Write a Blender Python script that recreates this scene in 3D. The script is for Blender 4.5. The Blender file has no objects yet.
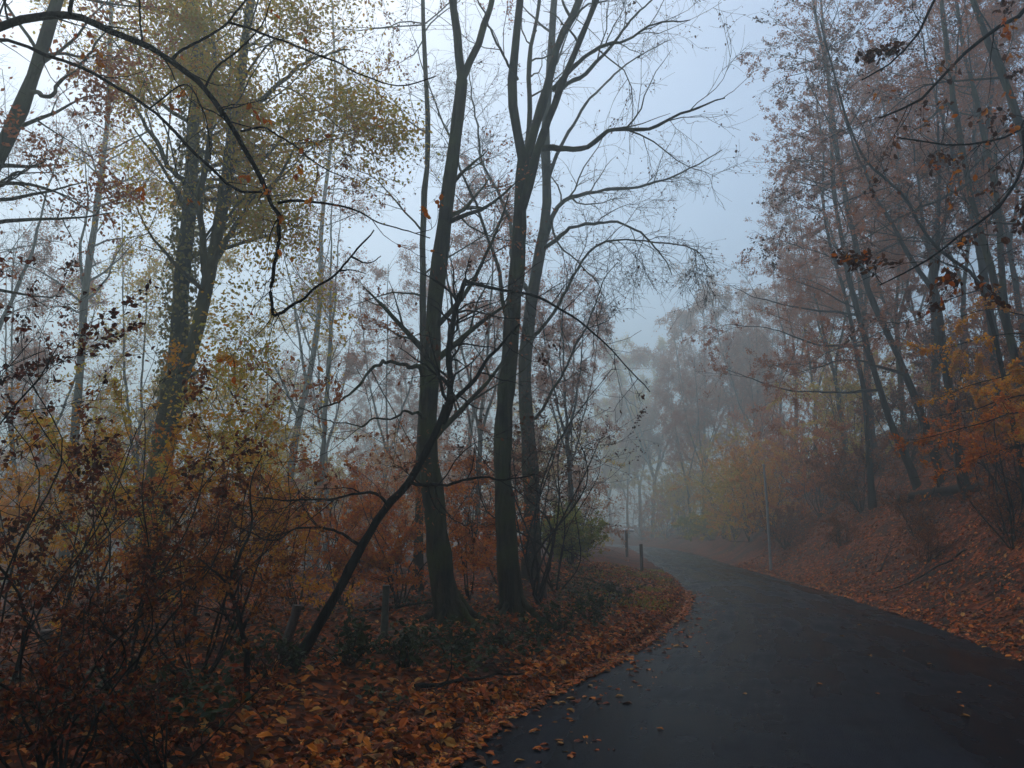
import bpy, math
import numpy as np

R = math.radians
scene = bpy.context.scene
COL = scene.collection

# ------------------------------------------------------------------ camera
F_PX, PITCH, EYE = 773.0, R(10.7), 1.6
cam_d = bpy.data.cameras.new("camera")
cam_d.sensor_width = 36.0
cam_d.lens = F_PX / 1024.0 * 36.0
cam_d.clip_start, cam_d.clip_end = 0.05, 2000.0
cam = bpy.data.objects.new("camera", cam_d)
COL.objects.link(cam)
cam.location = (0, 0, EYE)
cam.rotation_euler = (R(90) + PITCH, 0, 0)
scene.camera = cam

# ------------------------------------------------------------------ light
SUN_EL, SUN_AZ = R(58), R(-35)          # high behind the cloud, ahead and a little left
world = bpy.data.worlds.new("World")
scene.world = world
world.use_nodes = True
wn = world.node_tree.nodes
sky = wn.new("ShaderNodeTexSky")
sky.sky_type = 'NISHITA'
sky.sun_disc = False
sky.sun_elevation = SUN_EL
sky.sun_rotation = SUN_AZ
sky.dust_density = 2.4
sky.air_density = 1.0
sky.ozone_density = 0.6
bg = wn["Background"]
bg.inputs["Strength"].default_value = 0.15
world.node_tree.links.new(sky.outputs[0], bg.inputs[0])

sun_d = bpy.data.lights.new("sun", 'SUN')
sun_d.energy = 0.55
sun_d.angle = R(40)
sun_d.color = (1.0, 0.91, 0.78)
sun = bpy.data.objects.new("sun", sun_d)
COL.objects.link(sun)
sun.rotation_euler = (R(90) - SUN_EL, 0, R(180) - SUN_AZ)
sun.location = (0, 0, 60)

vs = scene.view_settings
vs.view_transform = 'Standard'
vs.look = 'None'
vs.gamma = 1.0
vs.use_curve_mapping = False
vs.exposure = 0.45
FOG = 0.0098

scene.render.engine = 'CYCLES'
cy = scene.cycles
cy.max_bounces = 6
cy.diffuse_bounces = 2
cy.glossy_bounces = 2
cy.transmission_bounces = 3
cy.volume_bounces = 1
cy.transparent_max_bounces = 4
cy.use_denoising = True
cy.sample_clamp_indirect = 4.0
cy.use_adaptive_sampling = True
cy.adaptive_threshold = 0.02

# ------------------------------------------------------------------ small helpers
_c, _s = math.cos(PITCH), math.sin(PITCH)


def px(x, y, Y):
    """The world point at depth Y that stands at pixel (x, y)."""
    dx, dy = (x - 512.0) / F_PX, (384.0 - y) / F_PX
    d = np.array((dx, _c - dy * _s, _s + dy * _c))
    return np.array((0, 0, EYE)) + d * (Y / d[1])


def gp(x, y):
    dx, dy = (x - 512.0) / F_PX, (384.0 - y) / F_PX
    d = np.array((dx, _c - dy * _s, _s + dy * _c))
    return np.array((0, 0, EYE)) + d * (-EYE / d[2])


def unit(v):
    return v / (np.linalg.norm(v, axis=-1, keepdims=True) + 1e-9)


def sstep(a, b, x):
    t = np.clip((x - a) / (b - a), 0, 1)
    return t * t * (3 - 2 * t)


def softplus(x, k):
    return k * np.logaddexp(0, x / k)


def spline(P, n):
    """Catmull-Rom through the points, n samples evenly by length."""
    P = np.asarray(P, float)
    if len(P) < 3:
        t = np.linspace(0, 1, n)[:, None]
        return P[0] * (1 - t) + P[-1] * t
    Q = np.vstack([2 * P[0] - P[1], P, 2 * P[-1] - P[-2]])
    out = []
    for i in range(len(P) - 1):
        a, b, c, d = Q[i:i + 4]
        t = np.linspace(0, 1, 12, endpoint=False)[:, None]
        out.append(0.5 * (2 * b + (c - a) * t + (2 * a - 5 * b + 4 * c - d) * t ** 2 + (3 * b - a - 3 * c + d) * t ** 3))
    out.append(P[-1:])
    D = np.vstack(out)
    s = np.concatenate([[0], np.cumsum(np.linalg.norm(np.diff(D, axis=0), axis=1))])
    u = np.linspace(0, s[-1], n)
    return np.stack([np.interp(u, s, D[:, k]) for k in range(D.shape[1])], 1)


class Wave:
    """Smooth wandering 2-D noise from a handful of sine waves."""
    def __init__(self, seed, lo, hi, n=14):
        r = np.random.default_rng(seed)
        a = r.uniform(0, 2 * math.pi, n)
        k = 2 * math.pi / np.exp(r.uniform(math.log(lo), math.log(hi), n))
        self.kx, self.ky, self.ph = k * np.cos(a), k * np.sin(a), r.uniform(0, 7, n)

    def __call__(self, x, y):
        x, y = np.asarray(x, float)[..., None], np.asarray(y, float)[..., None]
        return np.sin(x * self.kx + y * self.ky + self.ph).sum(-1) / math.sqrt(len(self.kx))


# ------------------------------------------------------------------ the lie of the land
YL = np.array([-30, -8, 0, 3.76, 5.69, 7.23, 8.57, 10.55, 14.54, 17.4, 21.67, 28.81, 40.41, 58.7, 70, 85, 105, 140.])
XL = np.array([-6.5, -3.0, -1.7, -1.0, -.57, -.11, .5, 1.41, 2.86, 3.7, 4.6, 5.65, 7.04, 9.2, 9.7, 8.2, 3, -12.])
YR = np.array([-30, -8, 0, 5.2, 10.16, 12.28, 15.38, 23.62, 40.41, 56, 70, 85, 105, 140.])
XR = np.array([-.5, 2.5, 4.1, 5.3, 6.35, 6.85, 7.45, 8.6, 10.6, 12.6, 13.4, 12.2, 7.5, -7.])
_yl, _xl = spline(np.stack([YL, XL], 1), 600).T
_yr, _xr = spline(np.stack([YR, XR], 1), 600).T
w_edge, w_big, w_mid, w_small = Wave(1, .5, 2.5), Wave(2, 9, 30), Wave(3, 2, 6), Wave(4, .4, 1.4)


def road_l(y):
    return np.interp(y, _yl, _xl)


def road_r(y):
    return np.interp(y, _yr, _xr)


def H(x, y):
    x, y = np.asarray(x, float), np.asarray(y, float)
    tl, tr = road_l(y) - x, x - road_r(y)
    e = .13 * w_edge(x, y) + .08 * w_small(x, y)
    tl2, tr2 = tl + e, tr + e
    left = (.085 * sstep(.02, .12, tl2) + .24 * sstep(.3, 2.4, tl) + .045 * w_mid(x, y) * sstep(.6, 2.5, tl)
            + .018 * w_small(x, y) * sstep(.1, .6, tl)
            + .45 * np.exp(-((x - 1.5) ** 2 + (y - 21) ** 2) / 50) * sstep(.3, 4, tl)
            - .30 * softplus(tl - 15, 2.5) * sstep(4, 12, tl) + .25 * w_big(x, y) * sstep(5, 14, tl))
    far = sstep(30, 80, np.hypot(x, y))
    left = np.maximum(left, -7 + .5 * w_big(x, y)) + .55 * softplus(tl - 48, 5) - .4 * softplus(tl - 95, 5) + .0 * far
    rise = (.85 * softplus(tr - .7, .35) - .50 * softplus(tr - 9, 2) - .25 * softplus(tr - 28, 4)) * (1 - .35 * sstep(38, 62, y) - .55 * sstep(62, 95, y))
    right = (.06 * sstep(.02, .12, tr2) + rise * sstep(0, .8, tr) + .13 * w_mid(x, y) * sstep(1, 3, tr)
             + .02 * w_small(x, y) * sstep(.1, .8, tr) + .75 * w_big(x, y) * sstep(3, 12, tr))
    return np.where(tl > 0, left - .03 * (1 - sstep(0, .03, tl)), np.where(tr > 0, right - .03 * (1 - sstep(0, .03, tr)), -.03))


# ------------------------------------------------------------------ materials
def mat(name):
    m = bpy.data.materials.new(name)
    m.use_nodes = True
    nt = m.node_tree
    for n in list(nt.nodes):
        nt.nodes.remove(n)
    out = nt.nodes.new("ShaderNodeOutputMaterial")
    return m, nt, out


def N(nt, kind, **kw):
    n = nt.nodes.new(kind)
    for k, v in kw.items():
        if k in n.inputs:
            n.inputs[k].default_value = v
        else:
            setattr(n, k, v)
    return n


def ramp(nt, stops, src, interp='LINEAR'):
    r = nt.nodes.new("ShaderNodeValToRGB")
    cr = r.color_ramp
    cr.interpolation = interp
    while len(cr.elements) < len(stops):
        cr.elements.new(.5)
    for e, (p, c) in zip(cr.elements, stops):
        e.position = p
        e.color = (*c, 1)
    nt.links.new(src, r.inputs[0])
    return r.outputs[0]


def leaf_mat(name, cols, translucent=.35, rough=.5, spec=.12):
    m, nt, out = mat(name)
    g = N(nt, "ShaderNodeNewGeometry")
    n = len(cols)
    col = ramp(nt, [(i / max(1, n - 1), c) for i, c in enumerate(cols)], g.outputs["Random Per Island"])
    tc = N(nt, "ShaderNodeTexCoord")
    no = N(nt, "ShaderNodeTexNoise", Scale=9.0, Detail=3.0)
    nt.links.new(tc.outputs["Object"], no.inputs["Vector"])
    hs = N(nt, "ShaderNodeHueSaturation")
    mr = N(nt, "ShaderNodeMapRange")
    mr.inputs["To Min"].default_value, mr.inputs["To Max"].default_value = .6, 1.4
    nt.links.new(no.outputs[0], mr.inputs[0])
    nt.links.new(mr.outputs[0], hs.inputs["Value"])
    nt.links.new(col, hs.inputs["Color"])
    p = N(nt, "ShaderNodeBsdfPrincipled", Roughness=rough)
    p.inputs["Specular IOR Level"].default_value = spec
    nt.links.new(hs.outputs[0], p.inputs["Base Color"])
    t = N(nt, "ShaderNodeBsdfTranslucent")
    nt.links.new(hs.outputs[0], t.inputs["Color"])
    mx = N(nt, "ShaderNodeMixShader")
    mx.inputs[0].default_value = translucent
    nt.links.new(p.outputs[0], mx.inputs[1])
    nt.links.new(t.outputs[0], mx.inputs[2])
    nt.links.new(mx.outputs[0], out.inputs[0])
    return m


def bark_mat(name, dark, mid, moss=None, moss_amt=.5, scale=7.0, rough=.75):
    m, nt, out = mat(name)
    tc = N(nt, "ShaderNodeTexCoord")
    mp = N(nt, "ShaderNodeMapping")
    mp.inputs["Scale"].default_value = (1, 1, .22)
    nt.links.new(tc.outputs["Object"], mp.inputs[0])
    n1 = N(nt, "ShaderNodeTexNoise", Scale=scale, Detail=6.0, Roughness=.65)
    nt.links.new(mp.outputs[0], n1.inputs["Vector"])
    n2 = N(nt, "ShaderNodeTexNoise", Scale=scale * 6, Detail=4.0)
    nt.links.new(mp.outputs[0], n2.inputs["Vector"])
    col = ramp(nt, [(.32, dark), (.68, mid)], n1.outputs[0])
    mp2 = N(nt, "ShaderNodeMapping")
    mp2.inputs["Scale"].default_value = (1, 1, .05)
    nt.links.new(tc.outputs["Object"], mp2.inputs[0])
    ns = N(nt, "ShaderNodeTexNoise", Scale=16.0, Detail=3.0)
    nt.links.new(mp2.outputs[0], ns.inputs["Vector"])
    st = ramp(nt, [(.40, (.45, .45, .45)), (.58, (1.15, 1.15, 1.15))], ns.outputs[0])
    ms = N(nt, "ShaderNodeMix", data_type='RGBA', blend_type='MULTIPLY')
    ms.inputs[0].default_value = 1
    nt.links.new(col, ms.inputs[6])
    nt.links.new(st, ms.inputs[7])
    col = ms.outputs[2]
    if moss:
        n3 = N(nt, "ShaderNodeTexNoise", Scale=2.2, Detail=5.0)
        nt.links.new(tc.outputs["Object"], n3.inputs["Vector"])
        f = ramp(nt, [(.65 - .35 * moss_amt, (0, 0, 0)), (.78 - .2 * moss_amt, (1, 1, 1))], n3.outputs[0])
        mx = N(nt, "ShaderNodeMix", data_type='RGBA')
        nt.links.new(f, mx.inputs[0])
        nt.links.new(col, mx.inputs[6])
        mx.inputs[7].default_value = (*moss, 1)
        col = mx.outputs[2]
    bp = N(nt, "ShaderNodeBump", Strength=1.0, Distance=.03)
    ad = N(nt, "ShaderNodeMath", operation='ADD')
    nt.links.new(n1.outputs[0], ad.inputs[0])
    nt.links.new(n2.outputs[0], ad.inputs[1])
    nt.links.new(ad.outputs[0], bp.inputs["Height"])
    p = N(nt, "ShaderNodeBsdfPrincipled", Roughness=rough)
    p.inputs["Specular IOR Level"].default_value = .06
    nt.links.new(col, p.inputs["Base Color"])
    nt.links.new(bp.outputs[0], p.inputs["Normal"])
    nt.links.new(p.outputs[0], out.inputs[0])
    return m


def ground_mat():
    m, nt, out = mat("leaf_strewn_soil")
    tc = N(nt, "ShaderNodeTexCoord")
    n0 = N(nt, "ShaderNodeTexNoise", Scale=5.0, Detail=3.0)
    nt.links.new(tc.outputs["Object"], n0.inputs["Vector"])
    mxv = N(nt, "ShaderNodeMix", data_type='RGBA')
    mxv.inputs[0].default_value = .04
    nt.links.new(tc.outputs["Object"], mxv.inputs[6])
    nt.links.new(n0.outputs["Color"], mxv.inputs[7])
    v = N(nt, "ShaderNodeTexVoronoi", Scale=13.0)
    nt.links.new(mxv.outputs[2], v.inputs["Vector"])
    sep = N(nt, "ShaderNodeSeparateColor")
    nt.links.new(v.outputs["Color"], sep.inputs[0])
    leaf = ramp(nt, [(0, (.010, .003, .002)), (.3, (.05, .010, .003)), (.6, (.14, .026, .004)), (.85, (.26, .06, .006)),
                     (1, (.07, .025, .010))], sep.outputs[0])
    n1 = N(nt, "ShaderNodeTexNoise", Scale=.7, Detail=6.0, Roughness=.65)
    nt.links.new(tc.outputs["Object"], n1.inputs["Vector"])
    f = ramp(nt, [(.46, (0, 0, 0)), (.60, (1, 1, 1))], n1.outputs[0])
    mx = N(nt, "ShaderNodeMix", data_type='RGBA')
    nt.links.new(f, mx.inputs[0])
    nt.links.new(leaf, mx.inputs[6])
    mx.inputs[7].default_value = (.016, .006, .003, 1)
    bp = N(nt, "ShaderNodeBump", Strength=.8, Distance=.03)
    nt.links.new(v.outputs["Distance"], bp.inputs["Height"])
    p = N(nt, "ShaderNodeBsdfPrincipled", Roughness=.7)
    p.inputs["Specular IOR Level"].default_value = .06
    nt.links.new(mx.outputs[2], p.inputs["Base Color"])
    nt.links.new(bp.outputs[0], p.inputs["Normal"])
    nt.links.new(p.outputs[0], out.inputs[0])
    return m


def asphalt_mat():
    m, nt, out = mat("wet_asphalt")
    tc = N(nt, "ShaderNodeTexCoord")
    uv = N(nt, "ShaderNodeUVMap")
    uv.uv_map = "across"
    big = N(nt, "ShaderNodeTexNoise", Scale=.55, Detail=5.0, Roughness=.6)
    nt.links.new(tc.outputs["Object"], big.inputs["Vector"])
    mpu = N(nt, "ShaderNodeMapping")
    mpu.inputs["Scale"].default_value = (9.0, .12, 1)
    nt.links.new(uv.outputs[0], mpu.inputs[0])
    streak = N(nt, "ShaderNodeTexNoise", Scale=1.0, Detail=4.0, Roughness=.6)
    nt.links.new(mpu.outputs[0], streak.inputs["Vector"])
    grit = N(nt, "ShaderNodeTexNoise", Scale=75.0, Detail=4.0, Roughness=.8)
    nt.links.new(tc.outputs["Object"], grit.inputs["Vector"])
    vor = N(nt, "ShaderNodeTexVoronoi", Scale=95.0)
    nt.links.new(tc.outputs["Object"], vor.inputs["Vector"])
    a = N(nt, "ShaderNodeMath", operation='ADD')
    nt.links.new(big.outputs[0], a.inputs[0])
    nt.links.new(streak.outputs[0], a.inputs[1])
    h = N(nt, "ShaderNodeMath", operation='MULTIPLY')
    h.inputs[1].default_value = .5
    nt.links.new(a.outputs[0], h.inputs[0])
    base = ramp(nt, [(.38, (.0015, .002, .003)), (.62, (.012, .014, .019))], h.outputs[0])
    gr = ramp(nt, [(.35, (.35, .35, .35)), (.68, (1.9, 1.9, 1.9))], grit.outputs[0])
    mul = N(nt, "ShaderNodeMix", data_type='RGBA', blend_type='MULTIPLY')
    mul.inputs[0].default_value = 1
    nt.links.new(base, mul.inputs[6])
    nt.links.new(gr, mul.inputs[7])
    # fine cracks in the old surface
    dn = N(nt, "ShaderNodeTexNoise", Scale=1.6, Detail=5.0)
    nt.links.new(tc.outputs["Object"], dn.inputs["Vector"])
    dm = N(nt, "ShaderNodeMix", data_type='RGBA')
    dm.inputs[0].default_value = .28
    nt.links.new(tc.outputs["Object"], dm.inputs[6])
    nt.links.new(dn.outputs["Color"], dm.inputs[7])
    vc = N(nt, "ShaderNodeTexVoronoi", Scale=.75, feature='DISTANCE_TO_EDGE')
    nt.links.new(dm.outputs[2], vc.inputs["Vector"])
    ck = ramp(nt, [(.0, (.25, .25, .25)), (.012, (1, 1, 1))], vc.outputs["Distance"])
    mk = ramp(nt, [(.48, (0, 0, 0)), (.56, (1, 1, 1))], big.outputs[0])
    ml2 = N(nt, "ShaderNodeMix", data_type='RGBA', blend_type='MULTIPLY')
    nt.links.new(mk, ml2.inputs[0])
    nt.links.new(mul.outputs[2], ml2.inputs[6])
    nt.links.new(ck, ml2.inputs[7])
    mul = ml2
    rr = N(nt, "ShaderNodeMapRange")
    rr.inputs["From Min"].default_value, rr.inputs["From Max"].default_value = .38, .60
    rr.inputs["To Min"].default_value, rr.inputs["To Max"].default_value = .09, .42
    nt.links.new(h.outputs[0], rr.inputs[0])
    bp = N(nt, "ShaderNodeBump", Strength=.45, Distance=.006)
    nt.links.new(vor.outputs["Distance"], bp.inputs["Height"])
    p = N(nt, "ShaderNodeBsdfPrincipled")
    p.inputs["Specular IOR Level"].default_value = .04
    nt.links.new(mul.outputs[2], p.inputs["Base Color"])
    nt.links.new(rr.outputs[0], p.inputs["Roughness"])
    nt.links.new(bp.outputs[0], p.inputs["Normal"])
    nt.links.new(p.outputs[0], out.inputs[0])
    return m


def plain_mat(name, a, b, scale=20.0, rough=.6, metal=0.0):
    m, nt, out = mat(name)
    tc = N(nt, "ShaderNodeTexCoord")
    n = N(nt, "ShaderNodeTexNoise", Scale=scale, Detail=5.0)
    nt.links.new(tc.outputs["Object"], n.inputs["Vector"])
    c = ramp(nt, [(.35, a), (.65, b)], n.outputs[0])
    p = N(nt, "ShaderNodeBsdfPrincipled", Roughness=rough, Metallic=metal)
    nt.links.new(c, p.inputs["Base Color"])
    bp = N(nt, "ShaderNodeBump", Strength=.3, Distance=.004)
    nt.links.new(n.outputs[0], bp.inputs["Height"])
    nt.links.new(bp.outputs[0], p.inputs["Normal"])
    nt.links.new(p.outputs[0], out.inputs[0])
    return m


BARK_DARK = bark_mat("bark_dark", (.007, .006, .005), (.022, .018, .014))
BARK_GREY = bark_mat("bark_grey", (.014, .010, .006), (.058, .046, .028), (.052, .056, .014), .6)
BARK_MOSS = bark_mat("bark_mossy", (.018, .014, .008), (.060, .048, .024), (.085, .075, .015), .8)
LEAF_OLIVE = leaf_mat("leaf_olive", [(.36, .32, .010), (.52, .42, .012), (.62, .40, .010), (.64, .28, .010), (.42, .38, .012)], .6)
LEAF_GOLD = leaf_mat("leaf_gold", [(.56, .25, .005), (.72, .35, .006), (.64, .20, .005), (.42, .27, .006)], .5)
LEAF_RUST = leaf_mat("leaf_rust", [(.38, .07, .005), (.58, .14, .007), (.62, .22, .008), (.24, .05, .006)], .45)
LEAF_BROWN = leaf_mat("leaf_brown", [(.30, .085, .032), (.42, .14, .045), (.48, .15, .026), (.22, .075, .035)], .45)
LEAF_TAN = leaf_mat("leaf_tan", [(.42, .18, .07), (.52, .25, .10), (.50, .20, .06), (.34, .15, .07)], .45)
LEAF_DARKRED = leaf_mat("leaf_dark_red", [(.015, .005, .003), (.06, .009, .004), (.22, .034, .006), (.03, .009, .004), (.30, .09, .010)], .3)
LEAF_DARK = leaf_mat("leaf_dark", [(.06, .026, .016), (.11, .042, .020), (.16, .058, .02), (.05, .025, .018)], .3)
LEAF_GREEN = leaf_mat("leaf_green", [(.012, .022, .008), (.022, .036, .011), (.035, .048, .014), (.05, .055, .016)], .2, .4)
LEAF_GRASS = leaf_mat("leaf_grass", [(.16, .21, .02), (.26, .28, .025), (.34, .28, .03), (.12, .16, .018)], .5)
LITTER = leaf_mat("leaf_litter", [(.02, .006, .003), (.09, .018, .005), (.20, .038, .006), (.50, .10, .007), (.06, .018, .007), (.62, .18, .012), (.32, .055, .006), (.05, .014, .006), (.55, .25, .05)], .1, .5, .14)
POST_WOOD = plain_mat("weathered_wood", (.035, .022, .014), (.085, .05, .03), 30)
POST_GREY = plain_mat("grey_metal", (.19, .20, .19), (.27, .28, .26), 14, .5, .0)
WHITE = plain_mat("white_plastic", (.78, .79, .79), (.85, .85, .84), 25, .45)

# ------------------------------------------------------------------ mesh building


def link(name, me, material, parent=None, loc=None):
    o = bpy.data.objects.new(name, me)
    COL.objects.link(o)
    if material and not me.materials:
        me.materials.append(material)
    if parent is not None:
        o.parent = parent
    if loc is not None:
        o.location = loc
    return o


def mesh_np(name, V, F, smooth=True):
    """F: (n, k) array of equal sided faces, or a list of such arrays."""
    Fs = F if isinstance(F, list) else [F]
    me = bpy.data.meshes.new(name)
    me.vertices.add(len(V))
    me.vertices.foreach_set("co", np.ascontiguousarray(V, dtype=np.float32).ravel())
    loops = np.concatenate([f.ravel() for f in Fs]).astype(np.int32)
    sizes = np.concatenate([np.full(len(f), f.shape[1], np.int32) for f in Fs])
    me.loops.add(len(loops))
    me.loops.foreach_set("vertex_index", loops)
    me.polygons.add(len(sizes))
    me.polygons.foreach_set("loop_start", np.concatenate([[0], np.cumsum(sizes)[:-1]]).astype(np.int32))
    me.polygons.foreach_set("use_smooth", np.full(len(sizes), smooth, bool))
    me.update(calc_edges=True)
    return me


def tubes(P, Rr, S):
    """P (B, N, 3), Rr (B, N) -> ring vertices and quads of B tubes with S sides."""
    B, n, _ = P.shape
    T = np.empty_like(P)
    T[:, 1:-1] = P[:, 2:] - P[:, :-2]
    T[:, 0] = P[:, 1] - P[:, 0]
    T[:, -1] = P[:, -1] - P[:, -2]
    T = unit(T)
    ref = np.eye(3)[np.argmin(np.abs(T.mean(1)), axis=1)][:, None, :]
    U = unit(np.cross(T, ref))
    W = np.cross(T, U)
    a = np.arange(S) / S * 2 * math.pi
    V = (P[:, :, None, :] + Rr[:, :, None, None] * (np.cos(a)[None, None, :, None] * U[:, :, None, :]
                                                     + np.sin(a)[None, None, :, None] * W[:, :, None, :]))
    b, i, s = np.meshgrid(np.arange(B), np.arange(n - 1), np.arange(S), indexing='ij')
    s2 = (s + 1) % S
    base = b * n * S
    Fq = np.stack([base + i * S + s, base + i * S + s2, base + (i + 1) * S + s2, base + (i + 1) * S + s], -1).reshape(-1, 4)
    return V.reshape(-1, 3), Fq


class Bag:
    def __init__(self):
        self.V, self.F, self.n = [], [], 0

    def add(self, V, F):
        if len(V) == 0:
            return
        self.V.append(V)
        self.F.append(F + self.n)
        self.n += len(V)

    def tubes(self, P, Rr, S):
        self.add(*tubes(P, Rr, S))

    def mesh(self, name, smooth=True, origin=(0, 0, 0)):
        return mesh_np(name, np.concatenate(self.V) - np.asarray(origin), np.concatenate(self.F), smooth)


def leaf_faces(P, A, Nn, L, wr, fine):
    """Leaves from base P along A with normal Nn and length L; one folded quad each, or two quads when fine."""
    A = unit(A)
    B = unit(np.cross(Nn, A))
    Nn = np.cross(A, B)
    L = L[:, None]
    W = L * wr
    n = len(P)
    if not fine:
        V = np.stack([P, P + .45 * L * A + .5 * W * B + .10 * L * Nn, P + L * A, P + .45 * L * A - .5 * W * B + .10 * L * Nn], 1)
        F = np.arange(n * 4).reshape(n, 4)
        return V.reshape(-1, 3), F
    curl = .16 * L * Nn
    V = np.stack([P, P + .28 * L * A + .46 * W * B + .5 * curl, P + .68 * L * A + .40 * W * B + .9 * curl, P + L * A - .4 * curl,
                  P + .68 * L * A - .40 * W * B + .9 * curl, P + .28 * L * A - .46 * W * B + .5 * curl], 1)
    k = np.arange(n)[:, None] * 6
    F = np.concatenate([k + np.array([[0, 1, 2, 3]]), k + np.array([[0, 3, 4, 5]])])
    return V.reshape(-1, 3), F


def spawn(par, rng, per_m, t0, t1, ang, length, rr, wander, up, nseg, rmin, tap=.5, flat=0.0, cluster=None):
    """Children of every branch in par = (P, R): arrays again. One level of a tree, all at once."""
    P, Rr = par
    B, n, _ = P.shape
    seg = np.linalg.norm(np.diff(P, axis=1), axis=2)
    Ln = seg.sum(1)
    cnt = rng.poisson(np.maximum(per_m * Ln * (t1 - t0), .01))
    idx = np.repeat(np.arange(B), cnt)
    m = len(idx)
    if m == 0:
        return np.zeros((0, nseg + 1, 3)), np.zeros((0, nseg + 1))
    t = t0 + (t1 - t0) * rng.random(m) ** .85
    u = t * (n - 1)
    i = np.minimum(u.astype(int), n - 2)
    f = (u - i)[:, None]
    p = P[idx, i] * (1 - f) + P[idx, i + 1] * f
    T = unit(P[idx, i + 1] - P[idx, i])
    r0 = Rr[idx, i] * (1 - f[:, 0]) + Rr[idx, i + 1] * f[:, 0]
    q = rng.normal(size=(m, 3))
    q[:, 2] *= (1 - flat)
    q = unit(q - (q * T).sum(1, keepdims=True) * T)
    a = np.radians(rng.uniform(ang[0], ang[1], m))[:, None]
    d = np.cos(a) * T + np.sin(a) * q
    L = rng.uniform(length[0], length[1], m) * (1 - tap * t)
    rad = np.maximum(np.minimum(r0 * rr, r0 * .9), rmin)
    pts = [p]
    up = np.asarray(up, float)
    if up.ndim == 0:
        up = np.array((0, 0, float(up)))
    for k in range(nseg):
        d = unit(d + wander * rng.normal(size=(m, 3)) + up)
        p = p + d * (L / nseg)[:, None]
        pts.append(p)
    tt = np.linspace(0, 1, nseg + 1)
    rads = np.maximum(rad[:, None] * (1 - .8 * tt[None, :]), rmin * .6)
    return np.stack(pts, 1), rads


def sprout(twigs, rng, per_m, size, flat=.5, droop=.25, wr=.6, fine=False, keep=None, jit=.45):
    """Leaves along twigs."""
    P, _ = twigs
    B, n, _ = P.shape
    Ln = np.linalg.norm(np.diff(P, axis=1), axis=2).sum(1)
    Ln = Ln * rng.gamma(.45, 1 / .45, B)                # twigs hold their leaves unevenly
    cnt = rng.poisson(per_m * Ln if per_m < 200 else per_m * Ln / Ln.sum())      # above 200: a total count
    idx = np.repeat(np.arange(B), cnt)
    m = len(idx)
    u = rng.random(m) ** .7 * (n - 1)
    i = np.minimum(u.astype(int), n - 2)
    f = (u - i)[:, None]
    p = P[idx, i] * (1 - f) + P[idx, i + 1] * f
    T = unit(P[idx, i + 1] - P[idx, i])
    p = p + rng.normal(size=(m, 3)) * size * jit
    if keep is not None:
        k = keep(p)
        p, T, m = p[k], T[k], int(k.sum())
    A = unit(T * .7 + rng.normal(size=(m, 3)) * .7 + np.array((0, 0, -droop)))
    Nn = rng.normal(size=(m, 3)) * (1 - flat) + np.array((0, 0, flat))
    L = size * rng.uniform(.6, 1.25, m)
    return leaf_faces(p, A, Nn, L, wr, fine)


def tag(o, label, cat=None, group=None, kind=None):
    if label:
        o["label"] = label
    if cat:
        o["category"] = cat
    if group:
        o["group"] = group
    if kind:
        o["kind"] = kind
    return o


def empty(name, loc):
    o = bpy.data.objects.new(name, None)
    o.empty_display_size = .3
    COL.objects.link(o)
    o.location = loc
    return o


def copy_tree(o, parent=None):
    c = o.copy()
    COL.objects.link(c)
    c.parent = parent
    for ch in o.children:
        copy_tree(ch, c)
    return c


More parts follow.
